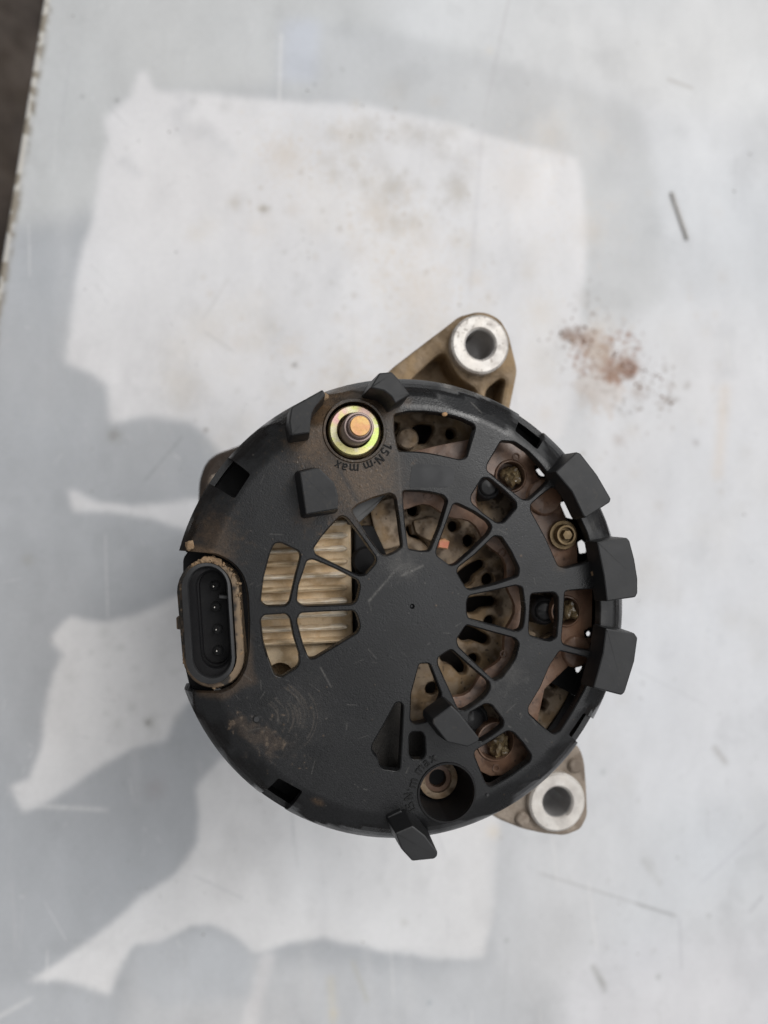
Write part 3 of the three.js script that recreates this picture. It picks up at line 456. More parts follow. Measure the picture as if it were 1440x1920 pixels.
  { const [a, b] = at(914, 1490, H); mesh('moulded_nub', turned([[0, H + 0.0003], [0.0004, H + 0.0003], [0.0005, H - 0.0005], [0, H - 0.0005]], a, b, 16), blackPlastic, cover); }
  { const [a, b] = at(838, 1486, H), r = 53.6 * MM(H); const g = turned([[r, H + 0.0004], [r + 0.0005, H + 0.0004], [r + 0.0007, H - 0.0002], [r, H - 0.015], [r - 0.0012, H - 0.015], [r, H + 0.0004]].map(([q, y]) => [q, y]), a, b, 64); planarUV(g, CX0, CZ0, CS); g.userData.keepUV = true; mesh('hole_sleeve', g, darkPlastic, cover); }
  { const [a, b] = at(665, 808, H), r = 55.5 * MM(H); const g = turned([[r, H + 0.0005], [r + 0.0006, H + 0.0005], [r + 0.001, H - 0.0003], [r + 0.0008, H - 0.008], [r - 0.0002, H - 0.008], [r, H + 0.0005]], a, b, 64); planarUV(g, CX0, CZ0, CS); g.userData.keepUV = true; mesh('hole_sleeve', g, coverMat, cover); }
  // moulded lettering "15 N·m max" round both stud holes
  const font = await new FontLoader().loadAsync('fonts/droid/droid_sans_regular.typeface.json');
  const hN = (() => { const g = new TextGeometry('N', { font, size: 1, depth: 0.1, curveSegments: 3 }); g.computeBoundingBox(); return g.boundingBox.max.y; })();
  const letters = (chars, cx, cy) => mesh('moulded_lettering', chars.map(([ch, x, y]) => {
    const k = 16 * MM(H) / hN;
    const dot = ch === '·' && !font.data.glyphs['·'];
    const g = new TextGeometry(dot ? '.' : ch, { font, size: k, depth: 0.0003, curveSegments: 3, bevelEnabled: true, bevelSize: 0.00004, bevelThickness: 0.00004, bevelSegments: 1 });
    g.computeBoundingBox(); const bb = g.boundingBox; g.translate(-(bb.min.x + bb.max.x) / 2, dot ? hN * k * 0 - bb.max.y / 2 : ch === '·' ? -(bb.min.y + bb.max.y) / 2 : -hN * k / 2, 0);
    g.rotateX(-Math.PI / 2); const d = [x - cx, y - cy], l = Math.hypot(...d); g.rotateY(Math.atan2(-d[0] / l, -d[1] / l));
    const [a, b] = at(x, y, H); g.translate(a, H - 0.00004, b); return g;
  }), letterM, cover);
  const letterM = mottled(45, [[0.005, 0.005, 0.005], [0.007, 0.007, 0.007]], { rough: 0.85, bump: 0 });
  letters([['1', 728, 836], ['5', 722, 847], ['N', 712, 861], ['·', 703, 867], ['m', 691, 872.5], ['m', 664, 878], ['a', 646, 877], ['x', 633, 872]], 665.5, 807);
  letters([['1', 772, 1521], ['5', 769, 1510], ['N', 766, 1493], ['·', 766.5, 1481], ['m', 774, 1468], ['m', 786, 1442], ['a', 798, 1430], ['x', 811, 1421]], 838, 1486);
}
// inner flange of the cover with the small gaps through which the panel shows
{
  const h = H - 0.0150, s = [], o = (a, r) => [OX + r * Math.cos(a * Math.PI / 180), OZ + r * Math.sin(a * Math.PI / 180)];
  for (let a = -66; a <= 28; a += 2) s.push(o(a, 0.0652)); for (let a = 28; a >= -66; a -= 2) s.push(o(a, 0.0505));
  const gap = (pts) => fillet(px(pts, h), 2.5 * MM(h), 3);
  mesh('inner_flange', slab(s, h, 0.0012, [
    gap([[1005, 881], [1012, 878], [1024, 889], [1021, 893], [1012, 891]]), gap([[1050, 943], [1064, 939], [1068, 952], [1076, 973], [1062, 970]]),
    gap([[1083, 1017], [1092, 1012], [1100, 1020], [1101, 1036], [1087, 1038]]), gap([[1099, 1187], [1104, 1183], [1109, 1187], [1107, 1193], [1101, 1192]]), gap([[1079, 1238], [1092, 1240], [1093, 1252], [1087, 1262], [1080, 1259]])], 0.0001), darkPlastic, alternator);
}
// ---- rear frame: tan dusty aluminium with slots and holes
const HF = H - 0.018;
{
  const outline = []; for (let a = 0; a < 360; a += 4) { const w = (a > 298 || a < 26) ? 0.0553 : 0.0615; outline.push([OX + w * Math.cos(a * Math.PI / 180), OZ + w * Math.sin(a * Math.PI / 180)]); }
  const q = (pts, r = 6) => fillet(px(pts, HF), r * MM(HF), 4), c = (x, y, r) => circ(...at(x, y, HF), r * MM(HF), 20);
  const rot = (pts, deg) => pts.map(([x, y]) => { const a = deg * Math.PI / 180, X = x - 773, Y = y - 1137; return [773 + X * Math.cos(a) - Y * Math.sin(a), 1137 + X * Math.sin(a) + Y * Math.cos(a)]; });
  const key = [[872, 1122], [900, 1117], [928, 1118], [935, 1128], [930, 1137], [902, 1141], [896, 1148], [886, 1151], [872, 1147]];
  const holes = [q(rot(key, -28)), q(key), q(rot(key, 28)), q(rot(key, 55)),
    c(916, 1087, 13), c(919, 1166, 12), c(888, 1238, 13), c(810, 1292, 13), c(880, 1014, 12.5), c(851, 987, 11), c(775, 956, 12), c(733, 956, 11),
    c(846, 813, 11), q([[772, 800], [790, 792], [812, 795], [816, 806], [808, 818], [800, 832], [780, 832]], 8), q([[734, 790], [748, 792], [746, 806], [734, 812]], 4),
    q([[1030, 1284], [1046, 1268], [1058, 1256], [1054, 1278], [1040, 1294]], 3), c(1016, 1322, 11),
    q([[768, 985], [772, 1002], [784, 1004], [800, 1018], [806, 1030], [790, 1012], [768, 1006], [760, 990]], 3)];
  const frame = mesh('rear_frame', pierced(outline, HF, 0.004, holes, 0.0005), frameMetal, alternator);
  // raised islands and worn ledges on the frame
  const isl = (pts, up, mat = frameMetal, name = 'frame_boss') => mesh(name, slab(fillet(px(pts, HF + up), 6 * MM(HF), 4), HF + up, up + 0.001, [], 0.0004), mat, frame);
  isl([[692, 950], [728, 934], [752, 932], [762, 1020], [720, 1032], [704, 1000]], 0.0035);
  { const [a, b] = at(765, 822, HF + 0.004); mesh('frame_boss', turned([[0, HF + 0.004], [0.0028, HF + 0.004], [0.0033, HF + 0.0034], [0.0034, HF - 0.001], [0, HF - 0.001]], a, b, 28), frameMetal, frame); }
  isl([[774, 976], [812, 968], [836, 982], [826, 1020], [800, 1012], [780, 1000]], 0.002);
  isl([[960, 958], [972, 950], [985, 968], [960, 992], [945, 985]], 0.0035);
  isl([[985, 1180], [1006, 1186], [1003, 1200], [985, 1200]], 0.003); isl([[1016, 1196], [1038, 1186], [1048, 1200], [1020, 1212]], 0.003);
  // wall below, stator and drive-end frame, down to the pulley the machine stands on
  mesh('frame_wall', slab(offset(outline, -0.0008), HF - 0.0035, 0.027, [offset(outline, -0.003)], 0), castDirty, alternator);
  mesh('rotor_face', slab(offset(outline, -0.0015), HF - 0.020, 0.006, [], 0), ironDark, alternator);
  { const arc = (a0, a1, r0, name) => { const s = [], o = (a, r) => [OX + r * Math.cos(a * Math.PI / 180), OZ + r * Math.sin(a * Math.PI / 180)]; for (let a = a0; a <= a1; a += 2) s.push(o(a, 0.0648)); for (let a = a1; a >= a0; a -= 2) s.push(o(a, r0)); mesh(name, slab(s, HF + 0.0012, 0.0016, [], 0.0001), darkPlastic, alternator); };
    arc(28, 66, 0.0602, 'inner_flange'); arc(66, 168, 0.0575, 'inner_flange'); arc(194, 262, 0.0570, 'inner_flange'); }
}
const SY = HF - 0.030;
mesh('stator_core', turned([[0.05, SY], [0.0585, SY], [0.059, SY - 0.0006], [0.059, SY - 0.026], [0.05, SY - 0.027], [0.05, SY]], OX, OZ, 96), ironDark, alternator);
mesh('drive_frame', turned([[0, SY - 0.028], [0.0588, SY - 0.027], [0.0595, SY - 0.029], [0.058, SY - 0.056], [0.046, SY - 0.074], [0.024, SY - 0.08], [0, SY - 0.08]], OX, OZ, 96), castGrey, alternator);
{
  const y1 = SY - 0.081, p = [[0, y1], [0.012, y1], [0.012, y1 - 0.004], [0.027, y1 - 0.006]]; const n = 6, y0 = 0.009;
  for (let k = 0; k < n; k++) { const a = y1 - 0.006 - (k + 0.25) / n * (y1 - 0.006 - y0); p.push([0.027, a], [0.0235, a - 0.0015], [0.027, a - 0.003]); }
  p.push([0.027, 0.006], [0.02, 0.004], [0.012, 0.004], [0.012, 0], [0, 0]);
  mesh('pulley', turned(p, OX, OZ, 64), steel, alternator);
}
// ---- rectifier heat sink plate, copper coloured, with diodes
{
  const hp = H - 0.0075, arc = []; for (let a = 72; a >= -96; a -= 4) { const r = 187 + 6 * Math.sin(a * Math.PI / 180 * 12.86 + 1.2) , t = a * Math.PI / 180; arc.push([773 + r * Math.cos(t), 1137 + r * Math.sin(t)]); }
  const poly = px([[757, 900], [772, 846], [830, 833], [888, 822], [930, 800], [995, 838], [1028, 880], [1040, 912], [1050, 940], [1063, 974], [1078, 1000], [1083, 1030], [1084, 1064], [1104, 1080], [1112, 1110], [1110, 1205], [1086, 1226], [1070, 1246], [1022, 1292], [1010, 1346], [1006, 1400], [985, 1432], [950, 1454], [920, 1456], [890, 1442], [872, 1400], [846, 1350], ...arc], hp);
  const c = (x, y, r) => circ(...at(x, y, hp), r * MM(hp), 28), q = (pts, r = 8) => fillet(px(pts, hp), r * MM(hp), 4);
  const plate = mesh('rectifier_plate', pierced(poly, hp, 0.0022, [c(957, 893, 30), c(1060, 1146, 29), c(929, 1390, 36), q([[1003, 874], [1012, 868], [1034, 888], [1026, 902], [1009, 893]], 3), q([[1097, 1183], [1114, 1176], [1116, 1198], [1099, 1197]], 3),
    q([[898, 900], [915, 886], [945, 912], [975, 940], [972, 968], [945, 990], [915, 975], [893, 945]], 12), q([[990, 1106], [1046, 1100], [1052, 1150], [1048, 1206], [1000, 1206], [984, 1170]], 12), q([[868, 1330], [915, 1312], [950, 1345], [946, 1366], [905, 1392], [880, 1380]], 12)], 0.0005), copperPaint, alternator);
  // diodes set in round cups: dark cup, potting resin in the middle
  const diode = (x, y, r, seed, rx, ry) => {
    const [a, b] = at(x, y, hp), R = r * MM(hp), g = new THREE.Group();
    const cup = mesh('diode_cup', turned([[R * 1.02, hp + 0.0006], [R * 1.1, hp + 0.0005], [R * 1.14, hp - 0.0002], [R * 1.1, hp - 0.006], [0, hp - 0.0062], [0, hp - 0.0055], [R * 0.98, hp - 0.0052], [R * 1.02, hp + 0.0006]], a, b, 40), copperPaint, plate);
    const [c1, c2] = at(rx, ry, hp - 0.001); mesh('diode_resin', [lump(seed, c1, hp - 0.003, c2, R * 0.62, 0.003, R * 0.7, 0.55, 3), lump(seed + 9, c1 + R * 0.25, hp - 0.001, c2 + R * 0.3, R * 0.26, 0.0016, R * 0.3, 0.6, 2)], resin, plate);
  };
  diode(957, 893, 28, 1, 962, 893); diode(1060, 1146, 27, 2, 1070, 1146); diode(929, 1390, 34, 3, 938, 1398);
  const dome = (x, y, r) => { const hd = hp - 0.002, [a, b] = at(x, y, hd), R = r * MM(hd); mesh('terminal_bush', turned([[0, hd + 0.0004], [R * 0.55, hd], [R * 0.72, hd - 0.0008], [R * 0.8, hd - 0.0002], [R, hd - 0.001], [R * 1.05, hd - 0.003], [R * 1.05, hd - 0.009], [0, hd - 0.009]], a, b, 36, 0.8), blackPlastic, plate); };
  dome(916, 913, 25); dome(1022, 1146, 27); dome(888, 1350, 31);
  const raised = (x, y, r) => { const [a, b] = at(x, y, hp + 0.0012), R = r * MM(hp); mesh('plate_boss', turned([[0, hp + 0.0012], [R - 0.0006, hp + 0.0012], [R - 0.0002, hp + 0.001], [R, hp + 0.0004], [R + 0.0004, hp - 0.0006], [0, hp - 0.0006]], a, b, 40, 0.9), copperPaint, plate); };
  raised(1022, 932, 36); raised(1083, 1222, 30);
  const emb = (x, y, r) => { const [a, b] = at(x, y, hp); const R = r * MM(hp); mesh('stamped_ring', turned([[R, hp + 0.0003], [R + 0.0004, hp + 0.0003], [R + 0.0004, hp - 0.0002], [R, hp - 0.0002], [R, hp + 0.0003]], a, b, 18), copperPaint, plate); };
  emb(968, 856, 5); emb(942, 1036, 5); emb(944, 1226, 5); emb(930, 1440, 5); emb(803, 930, 6);
}
{ // screw that holds the rectifier
  const hs = H - 0.0062, [a, b] = at(1057, 1003, hs), k = MM(hs);
  const s = mesh('rectifier_screw', turned([[0, hs + 0.0004], [15 * k, hs + 0.0004], [15.5 * k, hs + 0.0022], [19 * k, hs + 0.0022], [20.5 * k, hs + 0.0014], [21 * k, hs], [28 * k, hs], [28.5 * k, hs - 0.0004], [28.5 * k, hs - 0.003], [0, hs - 0.003]], a, b, 40), brass, alternator);
  const [c, d] = at(1064, 1003, hs + 0.002); mesh('stud_end', turned([[0, hs + 0.0024], [9.5 * k, hs + 0.0022], [11 * k, hs + 0.0014], [11 * k, hs], [0, hs]], c, d, 6, 0.2), brass, s);
}
// ---- regulator heat sink with ribs, left
{
  const hb = H - 0.0115, sink = mesh('regulator_heat_sink', slab(fillet(px([[478, 985], [500, 970], [657, 955], [660, 1100], [663, 1250], [560, 1300], [478, 1290]], hb), 4 * MM(hb), 3), hb, 0.004, [circ(...at(525, 1268, hb), 22 * MM(hb), 28)], 0.0005), dustyFin, alternator);
  const R = rng(5);
  for (let i = 0; i < 11; i++) {
    const y = 981 + 24.7 * i, w = 3.3, hr = hb + 0.0034, x0 = 478, x1 = 651 + R() * 2, sl = -0.045;
    if (i === 10) continue;
    const yy = (x, d) => y + d + sl * (x - 610), pts = [[x0, yy(x0, -w)], [x1 - 4, yy(x1, -w)], [x1, yy(x1, 0)], [x1 - 4, yy(x1, w)], [x0, yy(x0, w)]];
    const p = fillet(px(pts, hr), 3 * MM(hr), 3);
    mesh('cooling_rib', loft([{ p: offset(p, -0.00045), y: hr }, { p: offset(p, -0.0002), y: hr - 0.00015 }, { p, y: hr - 0.0006 }, { p: offset(p, 0.0005), y: hb - 0.0003 }], 0.9), i % 3 === 1 ? finTop : (i % 2 ? dustyFin : finTop), sink);
  }
  mesh('sink_edge', slab(fillet(px([[478, 962], [657, 945], [658, 966], [478, 985]], hb + 0.003), 3 * MM(hb), 3), hb + 0.003, 0.004, [], 0.0005), dustyFin, sink);
}
{ // dark brush holder between heat sink and hub, and the grey piece beside it
  const hb = H - 0.012; const bh = mesh('brush_holder', slab(fillet(px([[664, 985], [700, 985], [730, 1050], [720, 1200], [690, 1230], [666, 1220]], hb), 5 * MM(hb), 3), hb, 0.005, [], 0.0006), darkPlastic, alternator);
  const [a, b] = at(688, 1052, hb + 0.002); mesh('brush_cap', turned([[0, hb + 0.002], [0.0036, hb + 0.0018], [0.0042, hb + 0.001], [0.0043, hb - 0.001], [0, hb - 0.001]], a, b, 32), darkPlastic, bh);
  const hg = H - 0.0052; mesh('brush_guard', slab(fillet(px([[640, 950], [680, 920], [726, 928], [700, 956], [674, 980], [655, 985]], hg), 3 * MM(hg), 3), hg, 0.004, [], 0.0004), greyPlastic, bh);
}
{ // black inner block seen through the two dark slots at the bottom
  const hb = H - 0.010; mesh('inner_block', slab(fillet(px([[680, 1300], [765, 1300], [765, 1365], [805, 1365], [808, 1440], [680, 1470]], hb), 4 * MM(hb), 3), hb, 0.006, [], 0.0005), mottled(46, [[0.03, 0.024, 0.02], [0.02, 0.017, 0.014]], { rough: 0.7 }), alternator);
}
{ // second terminal at the bottom of the round hole
  const h = H - 0.0135, [a, b] = at(822, 1461, h), k = MM(h);
  const w = mesh('terminal_seat', turned([[26 * k, h], [37 * k, h], [38 * k, h - 0.0006], [38 * k, h - 0.004], [26 * k, h - 0.004], [26 * k, h]], a, b, 40), frameMetal, alternator);
  mesh('terminal_hole', turned([[0, h - 0.006], [16 * k, h - 0.006], [17 * k, h - 0.001], [25.8 * k, h - 0.0012], [25.8 * k, h - 0.008], [0, h - 0.008]], a, b, 32), copperPaint, w);
  const [c, d] = at(838, 1486, h); mesh('hole_floor', turned([[0, h - 0.003], [0.0085, h - 0.003], [0.0085, h - 0.005], [0, h - 0.005]], c, d, 32), darkPlastic, w);
}
// ---- output stud with zinc plated nut
{
  const [a, b] = at(665, 807, H + 0.002), k = MM(H), [a2, b2] = at(665.5, 808.5, H);
  const top = H + 0.002, stud = new THREE.Group(); stud.name = 'output_stud'; alternator.add(stud);
  const ring = (f0, f1, mat, name) => { // sector of the nut face
    const t = [], n = 48; const pr = [[33 * k, top - 0.004], [33 * k, top - 0.0003], [34 * k, top], [45.5 * k, top], [47 * k, top - 0.0004], [47.3 * k, top - 0.004]];
    for (let i = 0; i < n; i++) for (let j = 0; j + 1 < pr.length; j++) { const A = f0 + (f1 - f0) * i / n, B = f0 + (f1 - f0) * (i + 1) / n; const v = (q, w) => [a + q[0] * Math.cos(w), q[1], b + q[0] * Math.sin(w)]; t.push(...v(pr[j], A), ...v(pr[j + 1], A), ...v(pr[j], B), ...v(pr[j + 1], A), ...v(pr[j + 1], B), ...v(pr[j], B)); }
    return mesh(name, toCreasedNormals(raw(t), 0.9), mat, stud);
  };
  const nutM = (() => { const S = new Sheet(384, a - 0.0085, b - 0.0085, 0.017), Rr = rng(3); S.fill((x, z, o) => {
      const an = Math.atan2(z - b, x - a) * 180 / Math.PI, n1 = fbm(x * 500, z * 500, 3), n2 = fbm(x * 240 + 9, z * 240, 2);
      const pink = (sst(-178, -150, an) * sst(-100, -130, an) * 0.9 + sst(-90, -72, an) * sst(-30, -52, an) * 0.65) * sst(0.3, 0.6, n1 * 0.6 + n2 * 0.5);
      const green = sst(0.35, 0.6, n2) * (an > -20 && an < 110 ? 1 : 0.5);
      const y = [0.86, 0.78, 0.36], g = [0.72, 0.84, 0.26], p = [0.82, 0.47, 0.46], q = [0.88, 0.8, 0.62];
      for (let i = 0; i < 3; i++) { let v = y[i] + (g[i] - y[i]) * green; v += (q[i] - v) * sst(0.5, 0.7, n1) * 0.7; v += (p[i] - v) * pink; o[i] = v * (0.74 + 0.2 * vn(x * 6000, z * 6000)); } });
    for (let i = 0; i < 240; i++) S.spot(a + (Rr() - 0.5) * 0.015, b + (Rr() - 0.5) * 0.015, 0.00005 + 0.00014 * Rr() * Rr(), [0.18, 0.11, 0.06], 0.4 + 0.5 * Rr());
    return new THREE.MeshPhysicalMaterial({ map: S.textures(1e-4, 0.4).map, roughness: 0.42, metalness: 0.6, side: THREE.DoubleSide, userData: { S } }); })();
  const nut = ring(0, 2 * Math.PI, nutM, 'zinc_nut'); planarUV(nut.geometry, a - 0.0085, b - 0.0085, 0.017); nut.userData.label = 'yellow-green zinc plated flange nut';
  mesh('nut_flange', turned([[47 * k, H - 0.0008], [51 * k, H - 0.0012], [52 * k, H - 0.003], [52 * k, H - 0.006], [0, H - 0.006], [0, H - 0.0058], [47 * k, H - 0.0058], [47 * k, H - 0.0008]], a2, b2, 48), brass, stud);
  const t2 = H + 0.0115;
  mesh('stud_shank', turned([[0, H + 0.0075], [21 * k, H + 0.0075], [24 * k, H + 0.0088], [26.5 * k, H + 0.0088], [28.5 * k, H + 0.0078], [28.5 * k, H - 0.0055], [0, H - 0.0055]], a2, b2, 48), studSide, stud);
  const th = [[0, t2 - 0.001], [20 * k, t2 - 0.001], [21 * k, t2 - 0.0015], [20.3 * k, H + 0.0073], [0, H + 0.0073]];
  mesh('stud_neck', turned(th, a2, b2, 40), studSide, stud);
  mesh('stud_tip', turned([[0, t2], [17.5 * k, t2 - 0.00005], [18.8 * k, t2 - 0.0005], [19 * k, t2 - 0.0012], [0, t2 - 0.0012]], a2, b2, 40), studTip, stud);
}
// ---- four-pin connector on the left
{
  const oval = (x0, x1, y0, y1, h, lean = 8) => { // stadium in photo measure, leaning a little to the right at the bottom
    const r = (x1 - x0) / 2, cx = (x0 + x1) / 2, o = []; for (let i = 0; i <= 16; i++) { const a = Math.PI + i / 16 * Math.PI; o.push([cx - lean / 2 + r * Math.cos(a), y0 + r * 1.06 + r * 1.06 * Math.sin(a)]); } for (let i = 0; i <= 16; i++) { const a = i / 16 * Math.PI; o.push([cx + lean / 2 + r * Math.cos(a), y1 - r * 1.06 + r * 1.06 * Math.sin(a)]); } return px(o, h); };
  const con = new THREE.Group(); con.name = 'plug_connector'; alternator.add(con);
  const hT = H + 0.0006;
  const fl = oval(340, 454, 1050, 1289, H - 0.003, 10), fl2 = oval(337, 458, 1046, 1291, H - 0.0075, 10);
  const inFl = oval(355, 436, 1062, 1274, H - 0.003);
  const FS = new Sheet(512, ...at(320, 1030, H).map((v) => v - 0.001), 0.044);
  { FS.fill((x, z, o) => { const n = fbm(x * 700, z * 700, 4), t = sst(0.45, 0.62, n) * 0.6; o[0] = 0.03 + 0.11 * t; o[1] = 0.026 + 0.07 * t; o[2] = 0.023 + 0.04 * t; });
    const tan = [0.24, 0.175, 0.115]; FS.blend(FS.mask(px([[360, 1070], [366, 1040], [400, 1036], [440, 1046], [464, 1090], [470, 1200], [458, 1260], [436, 1290], [430, 1270], [444, 1220], [440, 1100], [420, 1072], [390, 1060]], H - 0.003), 0.0006, 0.001, 500), tan, 0.9);
    FS.blend(FS.mask(px([[344, 1230], [360, 1262], [390, 1284], [420, 1284], [400, 1298], [360, 1284], [342, 1250]], H - 0.003), 0.0006, 0.0008, 500), [0.2, 0.14, 0.09], 0.75);
    const Rf = rng(8); for (let i = 0; i < 40; i++) FS.spot(...at(338 + 120 * Rf(), 1045 + 250 * Rf(), H - 0.003), 0.0002 + 0.0007 * Rf() * Rf(), Rf() < 0.5 ? [0.03, 0.026, 0.024] : [0.34, 0.24, 0.15], 0.8, 0.8);
    for (let k = 0; k < FS.n * FS.n; k++) FS.hgt[k] = 1.5e-4 * (fbm((k % 512) * 0.05, ((k / 512) | 0) * 0.05, 4) - 0.5); }
  const flangeG = mergeGeometries([slab(fl, H - 0.0022, 0.005, [inFl], 0.0006), slab(fl2, H - 0.0068, 0.006, [inFl], 0.0005)]); planarUV(flangeG, FS.x0, FS.z0, FS.size); flangeG.userData.keepUV = true;
  mesh('connector_flange', flangeG, new THREE.MeshPhysicalMaterial({ ...FS.textures(3e-4, 0.85), roughness: 1, side: THREE.DoubleSide }), con);
  { const hR = H - 0.0125; mesh('regulator_case', slab(fillet(px([[343, 1046], [360, 1025], [420, 1020], [490, 1030], [490, 1310], [430, 1318], [372, 1312], [356, 1290], [344, 1240]], hR), 8 * MM(hR), 3), hR, 0.012, [], 0.0006), darkPlastic, con);
    mesh('glint_metal', slab(fillet(px([[400, 1293], [412, 1289], [415, 1294], [403, 1299]], hR + 0.003), 1.5 * MM(hR), 2), hR + 0.003, 0.003, [], 0.0002), new THREE.MeshPhysicalMaterial({ color: new THREE.Color(0.88, 0.88, 0.88), metalness: 0.3, roughness: 0.3 }), con); }  // bright metal piece added to give the white glint below the connector
  const shell = new THREE.Shape(), outer = oval(344, 437, 1055, 1283, hT), inner = oval(357, 429, 1063, 1271, hT);
  mesh('connector_shell', pierced(outer, hT, 0.0055, [inner], 0.0003), blackPlastic, con);
  const mid = oval(357, 433, 1063, 1271, hT), s2 = oval(371, 428, 1071, 1256, hT);
  mesh('seal_ledge', pierced(offset(mid, 0.0002), H - 0.0016, 0.004, [s2], 0.0003), darkPlastic, con);
  mesh('socket_floor', slab(offset(s2, 0.0004), H - 0.0085, 0.002, [], 0.0002), darkPlastic, con);
  const wl = offset(oval(371, 428, 1071, 1256, hT), 0.0005); mesh('socket_wall', pierced(wl, H - 0.0052, 0.0045, [offset(wl, -0.001)], 0.0002), darkPlastic, con);
  const pit = mottled(47, [[0.006, 0.006, 0.007], [0.008, 0.008, 0.009]], { rough: 0.7, bump: 0 });
  for (const [x, y] of [[403, 1098], [405, 1137], [408, 1179], [409, 1219]]) {
    const [a, b] = at(x, y, H - 0.0083); mesh('pin_well', turned([[0.0008, H - 0.0082], [0.0013, H - 0.0078], [0.0014, H - 0.0085], [0, H - 0.0084], [0, H - 0.00835], [0.0008, H - 0.0082]], a, b, 20), pit, con);
    const [c, d] = at(x - 3, y + 2, H - 0.0045); mesh('connector_pin', turned([[0, H - 0.0042], [0.0002, H - 0.0043], [0.00032, H - 0.0048], [0.00032, H - 0.0086], [0, H - 0.0086]], c, d, 12), new THREE.MeshPhysicalMaterial({ color: new THREE.Color(0.45, 0.43, 0.4), metalness: 1, roughness: 0.35 }), con);
  }
  { const p = fillet(px([[410, 1115], [432, 1116], [432, 1124], [410, 1123]], H - 0.002), 2 * MM(H), 2); mesh('key_rib', loft([{ p: offset(p, -0.0002), y: H - 0.002 }, { p, y: H - 0.0025 }, { p, y: H - 0.008 }], 0.6), blackPlastic, con); }
  { const h = H - 0.006, p = fillet(px([[330, 1158], [346, 1158], [346, 1182], [331, 1180]], h), 2 * MM(h), 2); mesh('side_catch', loft([{ p: offset(p, -0.0003), y: h }, { p, y: h - 0.0005 }, { p, y: h - 0.005 }], 0.6), dirtyPlastic, con); }
  // caked dirt along the top and right of the connector
  const R = rng(17), cr = [];
  const path = [[362, 1062], [372, 1054], [382, 1050], [394, 1050], [406, 1054], [418, 1060], [430, 1068], [440, 1080], [446, 1096], [448, 1116]];
  path.forEach(([x, y], i) => { for (let k = 0; k < 5; k++) { const [a, b] = at(x + (R() - 0.5) * 9, y + (R() - 0.5) * 6, H - 0.0015); const s = (i < 5 ? 0.0009 : 0.00035) * (0.25 + R()); cr.push(lump(R() * 90, a, H - 0.0022 + 0.0008 * R(), b, s, s * 0.7, s, 0.6, 1)); } });
  for (let i = 0; i < 16; i++) { const t = R(), x = 448 + 6 * t + (R() - 0.5) * 4, y = 1116 + 110 * t; const [a, b] = at(x, y, H - 0.002); const s = 0.0005 * (0.2 + R() * R()); cr.push(lump(R() * 90, a, H - 0.0024, b, s, s * 0.4, s * 1.5, 0.6, 1)); }
  for (let i = 0; i < 14; i++) { const t = R(), x = 352 + 70 * t, y = 1240 + 46 * Math.sqrt(t) + (R() - 0.5) * 6; const [a, b] = at(x - 6, y + 6, H - 0.003); const s = 0.0004 * (0.4 + R()); cr.push(lump(R() * 90, a, H - 0.003, b, s, s * 0.5, s, 0.6, 1)); }
  for (let i = 0; i < 16; i++) { const y = 1080 + 170 * R(); const [a, b] = at(341 + (y - 1080) * 0.03 + R() * 4, y, H - 0.0035); const s = 0.0006 * (0.4 + R()); cr.push(lump(R() * 90, a, H - 0.0035, b, s * 0.8, s, s * 1.4, 0.6, 1)); }
  mesh('dirt_crust', cr, dirt, con).userData.kind = 'stuff';
}
